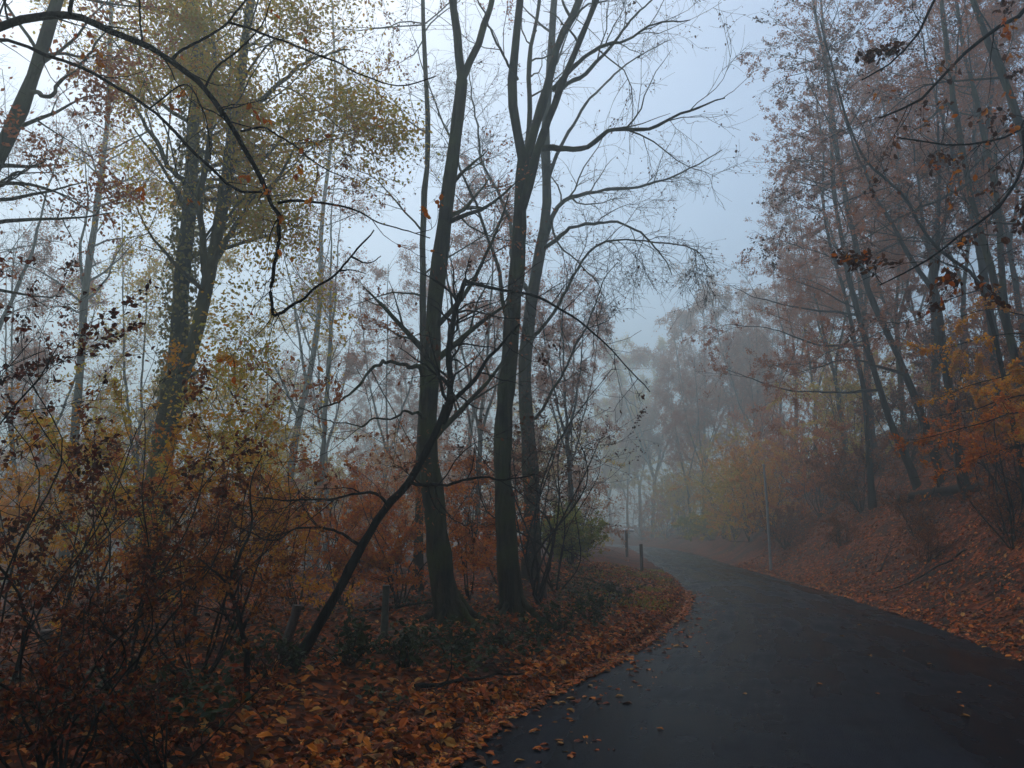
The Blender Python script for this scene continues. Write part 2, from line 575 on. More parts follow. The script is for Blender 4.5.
class Tree:
    def __init__(self, name, label, cat, seed, bark, group=None):
        self.name, self.label, self.cat, self.group, self.bark = name, label, cat, group, bark
        self.rng = np.random.default_rng(seed)
        self.limbs, self.base = [], None
        self.twigs, self.foliage = [], []
        self.extra = []

    def limb(self, part, pts, r0, r1, sides=9, wob=.0, n=26, flare=0.0, dead_end=False):
        P = spline(pts, n)
        if wob:
            w = self.rng.normal(size=(n, 3)) * wob
            w = (w + np.roll(w, 1, 0) + np.roll(w, -1, 0)) / 2
            w[0] = 0
            w[-1] = 0
            P = P + w
        t = np.linspace(0, 1, n)
        Rr = r0 + (r1 - r0) * t ** .85
        Rr = Rr * (1 + .065 * self.rng.normal(size=n))
        if flare:
            Rr = Rr * (1 + flare * np.exp(-t * n / 2.2))
        if dead_end:
            P = np.vstack([P, P[-1:] + (P[-1] - P[-2]) * .03])
            Rr = np.append(Rr, .001)
            P, Rr = P[1:], Rr[1:]
        if self.base is None:
            self.base = P[0].copy()
        self.limbs.append((part, P[None], Rr[None], sides))
        return P

    def roots(self, r, n):
        for k in range(n):
            a = 2 * math.pi * (k + self.rng.random() * .7) / n
            L = r * self.rng.uniform(3.2, 5.5)
            pts = []
            for q, h in ((.0, r * 1.9), (.25, r * .75), (.55, .03), (1.0, -.06)):
                x = self.base[0] + math.cos(a + .3 * q) * (L * q + r * .3)
                y = self.base[1] + math.sin(a + .3 * q) * (L * q + r * .3)
                pts.append((x, y, float(H(x, y)) + h))
            self.limb("root", pts, r * .42, r * .10, 7, .012, n=12)

    def stems(self, which=None):
        L = [l for l in self.limbs if which is None or l[0] in which]
        u = np.linspace(0, 1, 30)

        def rs(a):
            return np.stack([np.interp(u, np.linspace(0, 1, len(a)), a[:, k]) for k in range(a.shape[1])], 1)
        return np.stack([rs(l[1][0]) for l in L]), np.stack([rs(l[2][0][:, None])[:, 0] for l in L])

    def add(self, br, sides):
        self.twigs.append((br, sides))
        return br

    def leaves(self, V, F, material):
        self.foliage.append((V, F, material))

    def build(self):
        root = empty(self.name, self.base)
        tag(root, self.label, self.cat, self.group)
        o0 = self.base
        for part, P, Rr, S in self.limbs:
            V, F = tubes(P, Rr, S)
            link(part, mesh_np(part, V - o0, F), self.bark, root)
        crown = root
        tw = [x for x in self.twigs if len(x[0][0])]
        if tw:
            b = Bag()
            for (P, Rr), S in tw:
                b.tubes(P, Rr, S)
            crown = link("crown", b.mesh("crown", True, o0), self.bark, root)
        done = {}
        for V, F, m in self.foliage:
            done.setdefault(m.name, (m, Bag()))[1].add(V, F)
        for m, b in done.values():
            if b.n:
                link("foliage", b.mesh("foliage", False, o0), m, crown)
        for part, V, F, m in self.extra:
            link(part, mesh_np(part, V - o0, F, False), m, root)
        return root


def foot(x, y, Y, sink=.12):
    """First pixel of a trunk -> the point on the ground under it."""
    p = px(x, y, Y)
    return np.array((p[0], Y, float(H(p[0], Y)) - sink))


# ------------------------------------------------------------------ ground and road
def build_ground():
    ys = np.concatenate([np.arange(-28, 2, .6), np.arange(2, 30, .16), 30 + np.cumsum(np.linspace(.2, 4.2, 90))])
    ys = ys[ys < 200]
    t = np.concatenate([np.arange(0, .3, .03), np.arange(.3, 3, .09), np.arange(3, 14, .28), 14 + np.cumsum(np.linspace(.35, 6, 46))])
    rows = []
    for y in ys:
        a, b = float(road_l(y)), float(road_r(y))
        rows.append(np.concatenate([(a - t)[::-1], np.linspace(a, b, 6)[1:-1], b + t]))
    X = np.array(rows)
    Y = np.repeat(ys[:, None], X.shape[1], 1)
    V = np.stack([X, Y, H(X, Y)], -1).reshape(-1, 3)
    nr, nc = X.shape
    i, j = np.meshgrid(np.arange(nr - 1), np.arange(nc - 1), indexing='ij')
    F = np.stack([i * nc + j, i * nc + j + 1, (i + 1) * nc + j + 1, (i + 1) * nc + j], -1).reshape(-1, 4)
    tag(link("ground", mesh_np("ground", V, F), ground_mat()), "leaf covered forest ground", kind="structure")


def build_road():
    ys = np.concatenate([np.arange(-28, 40, .5), np.arange(40, 138, 1.5)])
    u = np.linspace(0, 1, 15)
    X = np.array([float(road_l(y)) - .09 + u * (float(road_r(y)) - float(road_l(y)) + .18) for y in ys])
    Y = np.repeat(ys[:, None], 15, 1)
    Z = np.repeat((.05 * (1 - (2 * u - 1) ** 2))[None, :], len(ys), 0) + .002
    V = np.stack([X, Y, Z], -1).reshape(-1, 3)
    nr, nc = X.shape
    i, j = np.meshgrid(np.arange(nr - 1), np.arange(nc - 1), indexing='ij')
    F = np.stack([i * nc + j, i * nc + j + 1, (i + 1) * nc + j + 1, (i + 1) * nc + j], -1).reshape(-1, 4)
    me = mesh_np("road", V, F)
    uvl = me.uv_layers.new(name="across")
    vi = F.ravel()
    uvv = np.stack([np.repeat(u[None], nr, 0).ravel()[vi], Y.ravel()[vi]], 1).astype(np.float32)
    uvl.data.foreach_set("uv", uvv.ravel())
    tag(link("road", me, asphalt_mat()), "narrow wet asphalt road bending to the right", kind="structure")


build_ground()
build_road()

# haze: the fog that fills the wood
hb = Bag()
x0, x1, y0, y1, z0, z1 = -260, 260, -60, 330, -14, 52
V = np.array([(x, y, z) for z in (z0, z1) for y in (y0, y1) for x in (x0, x1)], float)
hb.add(V, np.array([(0, 2, 3, 1), (4, 5, 7, 6), (0, 1, 5, 4), (2, 6, 7, 3), (0, 4, 6, 2), (1, 3, 7, 5)]))
m, nt, out = mat("fog")
pv = N(nt, "ShaderNodeVolumePrincipled", Density=FOG, Anisotropy=.68)
pv.inputs["Color"].default_value = (.80, .95, .95, 1)
nt.links.new(pv.outputs[0], out.inputs["Volume"])
tag(link("haze", hb.mesh("haze", False), m), "grey blue fog filling the wood", kind="stuff")

# ------------------------------------------------------------------ the near and middle trees, one by one


def crown_levels(t, stems, rng, l1, l2, l3, l4=None, rm=.004):
    """Three or four levels of branching from the given stems; returns the last level (twigs)."""
    br = stems
    last = None
    for k, s in enumerate(x for x in (l1, l2, l3, l4) if x):
        br = spawn(br, rng, **s)
        t.add(br, 5 if k == 0 else 3 if k > 1 else 4)
        last = br
    return last


def lv(per_m, length, ang=(35, 70), t0=.15, t1=1.0, rr=.5, wander=.15, up=.05, nseg=5, rmin=.004, tap=.5, flat=0.0):
    return dict(per_m=per_m, t0=t0, t1=t1, ang=ang, length=length, rr=rr, wander=wander, up=up, nseg=nseg, rmin=rmin, tap=tap, flat=flat)


def trunk_pts(pxs, Y, lean=0.0):
    """Pixels (x, y[, dY]) -> points, with the foot on the ground first."""
    pts = [px(p[0], p[1], Y + (p[2] if len(p) > 2 else 0)) for p in pxs]
    b = foot(pxs[0][0], pxs[0][1], Y)
    if pts[0][2] - b[2] > .25:
        d = (pts[1] - pts[0]) if len(pts) > 1 else np.array((0, 0, 1.))
        k = (pts[0][2] - b[2]) / max(.3, d[2])
        q = pts[0] - d * k * .5
        q[2] = b[2]
        q[2] = float(H(q[0], q[1])) - .12
        pts = [q] + pts
    else:
        pts[0] = b
    return pts


# middle tree: straight trunk forking at the top of the frame
def tree_m1():
    t = Tree("beech_tree", "tall grey green trunk left of centre, forking in two at the top of the photo", "tree", 11, BARK_GREY)
    Y = 11.0
    tr = trunk_pts([(451, 640), (440, 560), (430, 450), (431, 350), (443, 230), (455, 140), (462, 80)], Y)
    t.limb("trunk", tr, .165, .09, 12, .01, flare=.4)
    t.roots(.17, 5)
    a = px(462, 80, Y)
    t.limb("limb", [a, px(456, 20, Y - .1), px(452, -80, Y - .3), px(462, -260, Y - .2), px(450, -420, Y)], .075, .02, 9, .02)
    t.limb("limb", [a, px(482, 30, Y + .2), px(498, -30, Y + .4), px(530, -160, Y + .6), px(545, -330, Y + 1)], .06, .015, 9, .02)
    # the long low boughs on the left
    t.limb("limb", [px(428, 375, Y), px(405, 362, Y - .5), px(380, 368, Y - .9), px(345, 395, Y - 1.2), px(318, 410, Y - 1.5)], .04, .01, 6, .03)
    t.limb("limb", [px(432, 420, Y), px(400, 412, Y - .8), px(370, 425, Y - 1.4), px(330, 420, Y - 2)], .025, .006, 6, .03)
    rng = t.rng
    st = t.stems(("trunk", "limb"))
    l1 = spawn(st, rng, **lv(1.5, (1.6, 3.4), (35, 65), .2, 1, .4, .10, .05, 7, .006))
    t.add(l1, 5)
    l2 = t.add(spawn(l1, rng, **lv(3.4, (.6, 1.6), (30, 60), .15, 1, .5, .14, .03, 5, .004)), 4)
    l3 = t.add(spawn(l2, rng, **lv(6.5, (.25, .8), (30, 65), .1, 1, .5, .16, .02, 4, .0028)), 3)
    t.leaves(*sprout(l3, rng, 4500, .06, .4), LEAF_BROWN)
    t.build()


def tree_m2():
    t = Tree("beech_tree", "tall centre tree splitting at mid height into a fan of grey stems, boughs reaching right", "tree", 12, BARK_GREY)
    Y = 12.0
    tr = trunk_pts([(514, 636), (508, 560), (503, 450), (510, 340), (518, 250), (522, 190), (524, 160)], Y)
    t.limb("trunk", tr, .155, .115, 12, .01, flare=.4)
    t.roots(.16, 5)
    f = px(524, 165, Y)
    f0 = px(520, 215, Y)
    t.limb("stem", [f, px(516, 110, Y - .2), px(517, 40, Y - .3), px(520, -60, Y - .4), px(508, -240, Y - .4), px(500, -400, Y)], .085, .02, 9, .02)
    t.limb("stem", [f, px(545, 95, Y + .1), px(560, 40, Y + .2), px(580, 0, Y + .3), px(600, -90, Y + .4), px(620, -260, Y + .8)], .09, .02, 9, .02)
    t.limb("stem", [f0, px(545, 130, Y - .4), px(566, 75, Y - .8), px(592, 10, Y - 1.2), px(612, -50, Y - 1.6), px(650, -200, Y - 2)], .08, .015, 9, .02)
    t.limb("stem", [f0, px(530, 120, Y + .8), px(530, 60, Y + 1.3), px(540, -20, Y + 1.8), px(535, -200, Y + 2)], .06, .015, 8, .02)
    t.limb("limb", [px(536, 148, Y - .2), px(580, 148, Y - .7), px(612, 130, Y - 1), px(650, 128, Y - 1.2), px(690, 112, Y - 1.4), px(725, 98, Y - 1.6)], .06, .01, 8, .02)
    t.limb("limb", [px(552, 90, Y - .5), px(590, 52, Y - .8), px(625, 40, Y - 1), px(660, 22, Y - 1.2), px(690, 20, Y - 1.5)], .045, .008, 7, .02)
    t.limb("limb", [px(556, 92, Y + .3), px(600, 60, Y + .6), px(640, 10, Y + .9), px(680, -20, Y + 1.2)], .045, .008, 7, .02)
    t.limb("limb", [px(512, 330, Y), px(495, 260, Y + .6), px(470, 190, Y + 1.2), px(440, 110, Y + 1.7), px(415, 40, Y + 2.2)], .04, .008, 7, .03)
    t.limb("limb", [px(518, 80, Y - .3), px(490, 30, Y - .8), px(470, -30, Y - 1.2)], .026, .008, 7, .02)
    rng = t.rng
    st = t.stems(("stem", "limb"))
    l1 = t.add(spawn(st, rng, **lv(2.4, (1.0, 2.6), (30, 60), .2, 1, .45, .20, .02, 7, .006)), 5)
    l2 = t.add(spawn(l1, rng, **lv(4.5, (.5, 1.3), (30, 60), .15, 1, .5, .14, -.01, 5, .004)), 4)
    l3 = t.add(spawn(l2, rng, **lv(8.0, (.25, .7), (30, 65), .1, 1, .5, .16, -.03, 4, .0028)), 3)
    t.leaves(*sprout(l3, rng, 3000, .05, .4), LEAF_DARK)
    t.build()


def tree_m3():
    t = Tree("beech_tree", "paler trunk just right of the centre tree with long boughs drooping to the right", "tree", 13, BARK_GREY)
    Y = 17.0
    tr = trunk_pts([(530, 575), (531, 480), (524, 380), (530, 310), (541, 245), (547, 200), (545, 130), (552, 40), (556, -80), (548, -220)], Y)
    t.limb("trunk", tr, .19, .035, 11, .012, flare=.3, n=34)
    t.limb("limb", [px(535, 270, Y), px(560, 208, Y), px(600, 190, Y + .4), px(640, 186, Y + .6), px(690, 168, Y + .8), px(722, 150, Y + 1)], .07, .012, 8, .03)
    t.limb("limb", [px(540, 252, Y), px(575, 228, Y - .5), px(615, 222, Y - .9), px(650, 240, Y - 1.3), px(672, 275, Y - 1.5)], .055, .01, 8, .03)
    t.limb("limb", [px(552, 215, Y), px(556, 240, Y - .3), px(595, 280, Y - .8), px(606, 300, Y - 1)], .03, .008, 6, .02)
    t.limb("limb", [px(532, 300, Y), px(514, 262, Y + .4), px(505, 215, Y + .7), px(480, 150, Y + 1), px(468, 60, Y + 1.4)], .06, .012, 8, .03)
    t.limb("limb", [px(528, 345, Y), px(560, 300, Y - .4), px(590, 250, Y - .8), px(640, 240, Y - 1.2), px(692, 250, Y - 1.6), px(712, 272, Y - 1.8)], .045, .008, 7, .03)
    t.limb("limb", [px(548, 180, Y), px(575, 120, Y), px(620, 70, Y + .4), px(670, 40, Y + .8)], .05, .01, 7, .03)
    t.limb("limb", [px(531, 420, Y), px(548, 405, Y - .5), px(562, 370, Y - .9), px(585, 330, Y - 1.4), px(604, 280, Y - 1.7), px(618, 262, Y - 2)], .04, .008, 7, .03)
    rng = t.rng
    st = t.stems(("limb",))
    l1 = t.add(spawn(st, rng, **lv(3.2, (.9, 2.4), (25, 60), .25, 1, .45, .20, -.02, 7, .006)), 5)
    l2 = t.add(spawn(l1, rng, **lv(5, (.5, 1.3), (30, 60), .15, 1, .5, .14, -.05, 5, .0045)), 4)
    l3 = t.add(spawn(l2, rng, **lv(8.0, (.25, .8), (30, 65), .1, 1, .5, .15, -.09, 4, .0035)), 3)
    up = t.add(spawn(t.stems(("trunk",)), rng, **lv(1.2, (1.5, 3.5), (30, 60), .5, 1, .4, .12, .05, 7, .008)), 5)
    u2 = t.add(spawn(up, rng, **lv(2.4, (.5, 1.4), (30, 60), .15, 1, .5, .14, 0, 5, .005)), 3)
    t.leaves(*sprout(l3, rng, 1800, .05, .4), LEAF_DARK)
    t.build()


def leaning():
    t = Tree("leaning_tree", "thin black crooked tree leaning far right in front of the middle trunks", "tree", 14, BARK_DARK)
    Y = 7.6
    A = trunk_pts([(283, 690), (300, 655), (330, 608), (362, 545), (388, 505), (412, 480), (432, 440), (446, 405)], Y)
    t.limb("trunk", A, .056, .031, 10, .008, flare=.35)
    k = px(446, 405, Y)
    t.limb("limb", [k, px(470, 385, Y - .1), px(486, 362, Y - .2), px(500, 345, Y - .3), px(512, 332, Y - .3), px(520, 324, Y - .3)], .028, .009, 8, .006)
    t.limb("limb", [px(440, 428, Y), px(450, 400, Y + .15), px(449, 360, Y + .25), px(449, 345, Y + .25), px(457, 305, Y + .3), px(466, 279, Y + .3)], .036, .027, 9, .006, dead_end=True)
    s = px(465, 281, Y + .3)
    t.limb("limb", [s, px(500, 290, Y + .2), px(530, 295, Y + .1), px(565, 312, Y), px(590, 330, Y - .1), px(622, 362, Y - .2), px(650, 392, Y - .3)], .02, .005, 7, .006)
    t.limb("limb", [px(408, 484, Y), px(425, 483, Y - .1), px(445, 485, Y - .15), px(480, 476, Y - .2), px(505, 480, Y - .3), px(535, 474, Y - .4)], .02, .006, 7, .008)
    t.limb("limb", [px(388, 505, Y), px(370, 492, Y - .1), px(330, 498, Y - .3), px(285, 500, Y - .5), px(240, 492, Y - .8)], .018, .004, 6, .01)
    t.limb("limb", [px(362, 545, Y), px(330, 530, Y - .1), px(300, 528, Y - .2), px(270, 540, Y - .4), px(236, 526, Y - .6)], .018, .004, 6, .01)
    t.limb("limb", [px(447, 400, Y), px(456, 370, Y - .2), px(451, 345, Y - .4)], .012, .004, 6, .004)
    rng = t.rng
    l1 = t.add(spawn(t.stems(("limb",)), rng, **lv(9, (.35, 1.3), (30, 80), .06, 1, .45, .18, .0, 6, .0035)), 4)
    l2 = t.add(spawn(l1, rng, **lv(7, (.15, .55), (30, 70), .15, 1, .5, .18, -.02, 5, .0024)), 3)
    l3 = t.add(spawn(l2, rng, **lv(4.0, (.08, .3), (30, 70), .1, 1, .5, .18, -.02, 3, .0018)), 3)
    t.leaves(*sprout(l3, rng, 320, .045, .2, .5, fine=True), LEAF_DARK)
    t.build()


def ivy_tree():
    t = Tree("ivy_clad_tree", "twin stemmed tree left of centre, one stem wrapped in yellow green ivy, olive leaves", "tree", 15, BARK_MOSS)
    Y = 14.0
    tr = trunk_pts([(150, 560), (158, 480), (168, 420), (176, 380)], Y)
    t.limb("trunk", tr, .24, .20, 12, .01, flare=.3)
    t.roots(.22, 5)
    f = px(174, 400, Y)
    A = t.limb("stem", [f, px(178, 340, Y), px(184, 260, Y), px(190, 190, Y + .1), px(194, 110, Y + .2), px(196, 30, Y + .3), px(190, -120, Y + .3), px(185, -300, Y)], .165, .04, 11, .012, n=34)
    t.limb("stem", [f, px(192, 350, Y - .3), px(206, 290, Y - .4), px(216, 240, Y - .5), px(230, 165, Y - .6), px(240, 90, Y - .7), px(250, 10, Y - .8), px(268, -150, Y - .8), px(275, -330, Y - .5)], .13, .03, 11, .012, n=34)
    t.limb("limb", [px(212, 265, Y - .5), px(232, 230, Y - .8), px(250, 200, Y - 1), px(268, 190, Y - 1.3), px(300, 140, Y - 1.7)], .07, .015, 8, .02)
    t.limb("limb", [px(208, 285, Y - .4), px(198, 200, Y - .8), px(210, 150, Y - 1.2), px(214, 60, Y - 1.5), px(205, -60, Y - 2)], .08, .02, 8, .02)
    t.limb("limb", [px(190, 190, Y), px(160, 150, Y - .5), px(125, 90, Y - 1), px(95, 60, Y - 1.5)], .06, .015, 8, .03)
    t.limb("limb", [px(236, 120, Y - .7), px(270, 90, Y - 1), px(310, 60, Y - 1.4), px(350, 50, Y - 1.8)], .06, .012, 8, .03)
    t.limb("limb", [px(176, 380, Y), px(205, 372, Y - .5), px(235, 395, Y - 1), px(262, 410, Y - 1.5)], .03, .008, 6, .03)
    rng = t.rng
    l1 = t.add(spawn(t.stems(("stem", "limb")), rng, **lv(3.0, (1.8, 4.6), (40, 85), .10, 1, .4, .12, .02, 7, .007)), 5)
    l2 = t.add(spawn(l1, rng, **lv(3.6, (.5, 1.4), (30, 65), .15, 1, .5, .15, -.02, 5, .004)), 4)
    l3 = t.add(spawn(l2, rng, **lv(5.0, (.25, .7), (30, 65), .1, 1, .5, .16, -.04, 4, .003)), 3)
    t.leaves(*sprout(l3, rng, 125000, .075, .45, jit=2.4, keep=lambda p: rng.random(len(p)) < .55 + .45 * np.sin(p[:, 0] * 1.9 + p[:, 2] * 1.7 + p[:, 1] * 1.3)), LEAF_OLIVE)
    # ivy sleeve round the left stem
    n = 5200
    u = rng.random(n) * (len(A) - 1) * .72
    i = u.astype(int)
    c = A[i] + (A[i + 1] - A[i]) * (u - i)[:, None]
    a = rng.uniform(0, 2 * math.pi, n)
    nr = np.stack([np.cos(a), np.sin(a), np.zeros(n)], 1)
    rad = (.30 - .17 * u / len(A)) * rng.uniform(.75, 1.3, n)
    Vv, Ff = leaf_faces(c + nr * rad[:, None], rng.normal(size=(n, 3)) * .5 + np.array((0, 0, -.8)), nr + rng.normal(size=(n, 3)) * .45, rng.uniform(.05, .10, n), .8, False)
    t.extra.append(("ivy", Vv, Ff, leaf_mat("leaf_ivy", [(.13, .13, .02), (.22, .19, .025), (.28, .20, .03), (.10, .11, .02)], .3)))
    t.build()


def left_leaner():
    t = Tree("beech_tree", "grey trunk leaning right in the upper left corner behind the arching bough", "tree", 16, BARK_GREY)
    Y = 9.0
    tr = trunk_pts([(-190, 480), (-60, 250), (2, 148), (30, 82), (50, 22), (72, -60), (85, -200)], Y)
    t.limb("trunk", tr, .15, .05, 10, .012, flare=.3)
    t.limb("limb", [px(28, 90, Y), px(50, 95, Y - .3), px(75, 70, Y - .6), px(110, 30, Y - 1)], .035, .008, 7, .02)
    t.limb("limb", [px(-30, 200, Y), px(10, 178, Y - .4), px(52, 160, Y - .8)], .03, .006, 6, .02)
    rng = t.rng
    l1 = t.add(spawn(t.stems(), rng, **lv(2.6, (1.0, 2.6), (35, 70), .35, 1, .35, .13, 0, 6, .005)), 5)
    l2 = t.add(spawn(l1, rng, **lv(2.6, (.4, 1.1), (30, 65), .15, 1, .5, .15, 0, 5, .0035)), 4)
    l3 = t.add(spawn(l2, rng, **lv(4, (.2, .5), (30, 65), .1, 1, .5, .16, -.02, 4, .0025)), 3)
    t.leaves(*sprout(l3, rng, 4200, .06, .45, jit=1.5), LEAF_BROWN)
    t.build()


def overhang_left():
    """The tree left of the frame whose black boughs arch over the picture."""
    t = Tree("overhanging_tree", "black leafless bough arching across the upper left, its trunk left of the photo", "tree", 17, BARK_DARK)
    Y = 3.8
    b = np.array((-5.2, 3.9, float(H(-5.2, 3.9)) - .12))
    t.limb("trunk", [b, (-5.15, 3.9, 1.5), (-5.0, 3.9, 3.2), (-4.9, 4.0, 4.6), (-5.0, 4.2, 6.5), (-4.8, 4.0, 9), (-4.6, 4.1, 11)], .20, .06, 12, .01, flare=.3)
    f1, f2 = np.array((-5.0, 3.9, 3.2)), np.array((-5.05, 3.9, 2.7))
    t.limb("bough", [f1, px(-90, 80, Y), px(0, 29, Y), px(30, 17, Y), px(70, 15, Y), px(110, 29, Y), px(150, 48, Y), px(188, 74, Y), px(210, 95, Y), px(238, 140, Y), px(262, 178, Y), px(270, 200, Y), px(280, 216, Y)], .034, .012, 9, .008, n=56)
    t.limb("bough", [px(280, 216, Y), px(279, 240, Y), px(272, 268, Y), px(270, 290, Y), px(271, 312, Y), px(276, 315, Y), px(300, 300, Y - .1), px(330, 278, Y - .15), px(350, 258, Y - .2), px(374, 230, Y - .2)], .012, .004, 8, .005, n=44)
    t.limb("limb", [px(352, 257, Y - .2), px(362, 262, Y - .25), px(372, 262, Y - .3), px(381, 256, Y - .3)], .006, .002, 6, .002)
    t.limb("limb", [px(338, 271, Y - .15), px(352, 270, Y - .2), px(366, 274, Y - .2)], .005, .002, 6, .002)
    t.limb("bough", [f2, px(-80, 60, Y + .3), px(0, 41, Y + .2), px(40, 52, Y + .2), px(90, 72, Y + .2), px(150, 110, Y + .1), px(185, 145, Y), px(210, 168, Y), px(237, 191, Y), px(262, 192, Y)], .017, .007, 8, .008, n=46)
    t.limb("limb", [px(170, 62, Y), px(182, 50, Y), px(200, 40, Y - .1), px(225, 25, Y - .1), px(243, 2, Y - .2), px(262, -30, Y - .2)], .009, .004, 7, .002)
    t.limb("limb", [px(206, 86, Y), px(216, 68, Y), px(240, 48, Y - .1), px(262, 24, Y - .1), px(275, -10, Y - .2)], .007, .003, 6, .002)
    t.limb("limb", [px(228, 22, Y - .1), px(270, 36, Y - .1), px(320, 55, Y - .2), px(360, 74, Y - .3), px(400, 86, Y - .4), px(436, 76, Y - .5)], .008, .003, 6, .003)
    t.limb("limb", [px(241, 131, Y), px(262, 128, Y - .1), px(290, 142, Y - .2), px(320, 166, Y - .3), px(345, 178, Y - .4)], .007, .0025, 6, .003)
    t.limb("limb", [px(278, 203, Y), px(310, 201, Y - .1), px(350, 208, Y - .2), px(385, 225, Y - .3), px(430, 238, Y - .4)], .008, .0025, 6, .003)
    t.limb("limb", [px(70, 15, Y), px(72, 0, Y - .1), px(80, -30, Y - .1)], .014, .007, 6, .002)
    t.limb("limb", [px(143, 44, Y), px(140, 20, Y - .1), px(139, -15, Y - .2)], .007, .004, 6, .002)
    t.limb("limb", [px(150, 108, Y + .1), px(185, 85, Y), px(205, 115, Y - .1), px(211, 160, Y)], .005, .003, 6, .002)
    rng = t.rng
    l1 = t.add(spawn(t.stems(("bough", "limb")), rng, **lv(5, (.2, .8), (35, 80), .2, 1, .35, .16, -.02, 7, .0022)), 4)
    l2 = t.add(spawn(l1, rng, **lv(6, (.1, .4), (30, 70), .15, 1, .55, .16, -.03, 5, .0015)), 3)
    t.leaves(*sprout(l2, rng, 260, .038, .2, .5, fine=True, jit=.1), LEAF_RUST)
    # unseen leafy crown above and behind the camera, added to shade the foreground
    c1 = t.add(spawn(t.stems(("trunk",)), rng, **lv(4.5, (4.0, 7.0), (60, 85), .58, 1, .4, .08, (.045, -.03, .03), 9, .012, tap=.3)), 5)
    c2 = t.add(spawn(c1, rng, **lv(2.6, (.6, 1.6), (30, 65), .2, 1, .5, .14, .0, 5, .005)), 4)
    t.leaves(*sprout(c2, rng, 8000, .11, .5), LEAF_RUST)
    t.build()


def right_overhang():
    """The tree on the bank right of the frame whose dark boughs hang into the upper right."""
    t = Tree("overhanging_tree", "dark boughs hanging into the upper right corner with a few red brown leaves", "tree", 18, BARK_DARK)
    Y = 6.0
    bx, by = 8.4, 5.4
    b = np.array((bx, by, float(H(bx, by)) - .12))
    z = b[2]
    t.limb("trunk", [b, (8.35, 5.4, z + 2), (8.2, 5.5, z + 4), (8.1, 5.4, z + 6), (8.2, 5.3, z + 9)], .2, .06, 12, .01, flare=.3)
    t.limb("bough", [(8.3, 5.4, z + 1.8), px(1090, -10, Y), px(1024, 14, Y), px(985, 38, Y), px(950, 70, Y), px(920, 100, Y), px(880, 118, Y)], .05, .008, 8, .006, n=34)
    t.limb("bough", [(8.3, 5.4, z + 1.2), px(1080, 80, Y), px(1024, 128, Y), px(985, 142, Y - .2), px(940, 145, Y - .3), px(900, 138, Y - .4)], .03, .006, 8, .006, n=30)
    t.limb("bough", [(8.2, 5.5, z + 3.4), px(1000, -100, Y - .3), px(945, -20, Y - .4), px(920, 30, Y - .5), px(890, 62, Y - .6), px(862, 80, Y - .6)], .04, .006, 8, .006, n=30)
    t.limb("bough", [(8.35, 5.4, z + .9), px(1080, 120, Y), px(1024, 170, Y), px(1000, 205, Y - .2), px(960, 235, Y - .3), px(925, 262, Y - .5), px(880, 285, Y - .6)], .035, .005, 8, .006, n=30)
    rng = t.rng
    l1 = t.add(spawn(t.stems(("bough",)), rng, **lv(3.2, (.4, 1.3), (30, 70), .3, 1, .4, .14, -.04, 7, .003)), 4)
    l2 = t.add(spawn(l1, rng, **lv(4, (.2, .6), (30, 70), .15, 1, .5, .16, -.05, 5, .002)), 3)
    t.leaves(*sprout(l2, rng, 900, .055, .2, .5, fine=True), LEAF_DARK)
    t.leaves(*sprout(l2, rng, 240, .06, .2, .5, fine=True), LEAF_RUST)
    c1 = t.add(spawn(t.stems(("trunk",)), rng, **lv(4.5, (4.0, 7.0), (60, 85), .58, 1, .4, .08, (-.06, -.02, .03), 9, .012, tap=.3)), 5)  # out-of-frame crown added over the road to dim the near scene
    c2 = t.add(spawn(c1, rng, **lv(2.8, (.6, 1.6), (30, 65), .2, 1, .5, .14, .0, 5, .005)), 4)
    t.leaves(*sprout(c2, rng, 8000, .11, .5), LEAF_DARK)
    t.build()


def slope_tree(label, seed, Y, pxs, r0, r1, leafm, dens, bark=BARK_DARK, side=None, name="beech_tree", leaf=.07, t0=.3, l1m=1.3, limbs=()):
    t = Tree(name, label, "tree", seed, bark)
    t.limb("trunk", trunk_pts(pxs, Y), r0 * .8, r1 * .8, 9, .02, n=34, flare=.3)
    for L in limbs:
        t.limb("limb", [px(a, b, Y + c) for a, b, c in L], r0 * .35, .008, 7, .02)
    rng = t.rng
    l1 = t.add(spawn(t.stems(), rng, **lv(l1m * 1.25, (2.2, 4.8), (40, 80), t0, 1, .38, .13, (-.03, -.015, .0), 8, .008, flat=.6)), 5)
    l2 = t.add(spawn(l1, rng, **lv(3.4, (.6, 1.6), (30, 65), .15, 1, .5, .14, .01, 5, .005, flat=.6)), 4)
    l3 = t.add(spawn(l2, rng, **lv(7.5, (.3, .8), (30, 65), .1, 1, .5, .16, -.02, 4, .003, flat=.6)), 3)
    if leafm:
        t.leaves(*sprout(l3, rng, dens, leaf, .5), leafm)
    t.build()


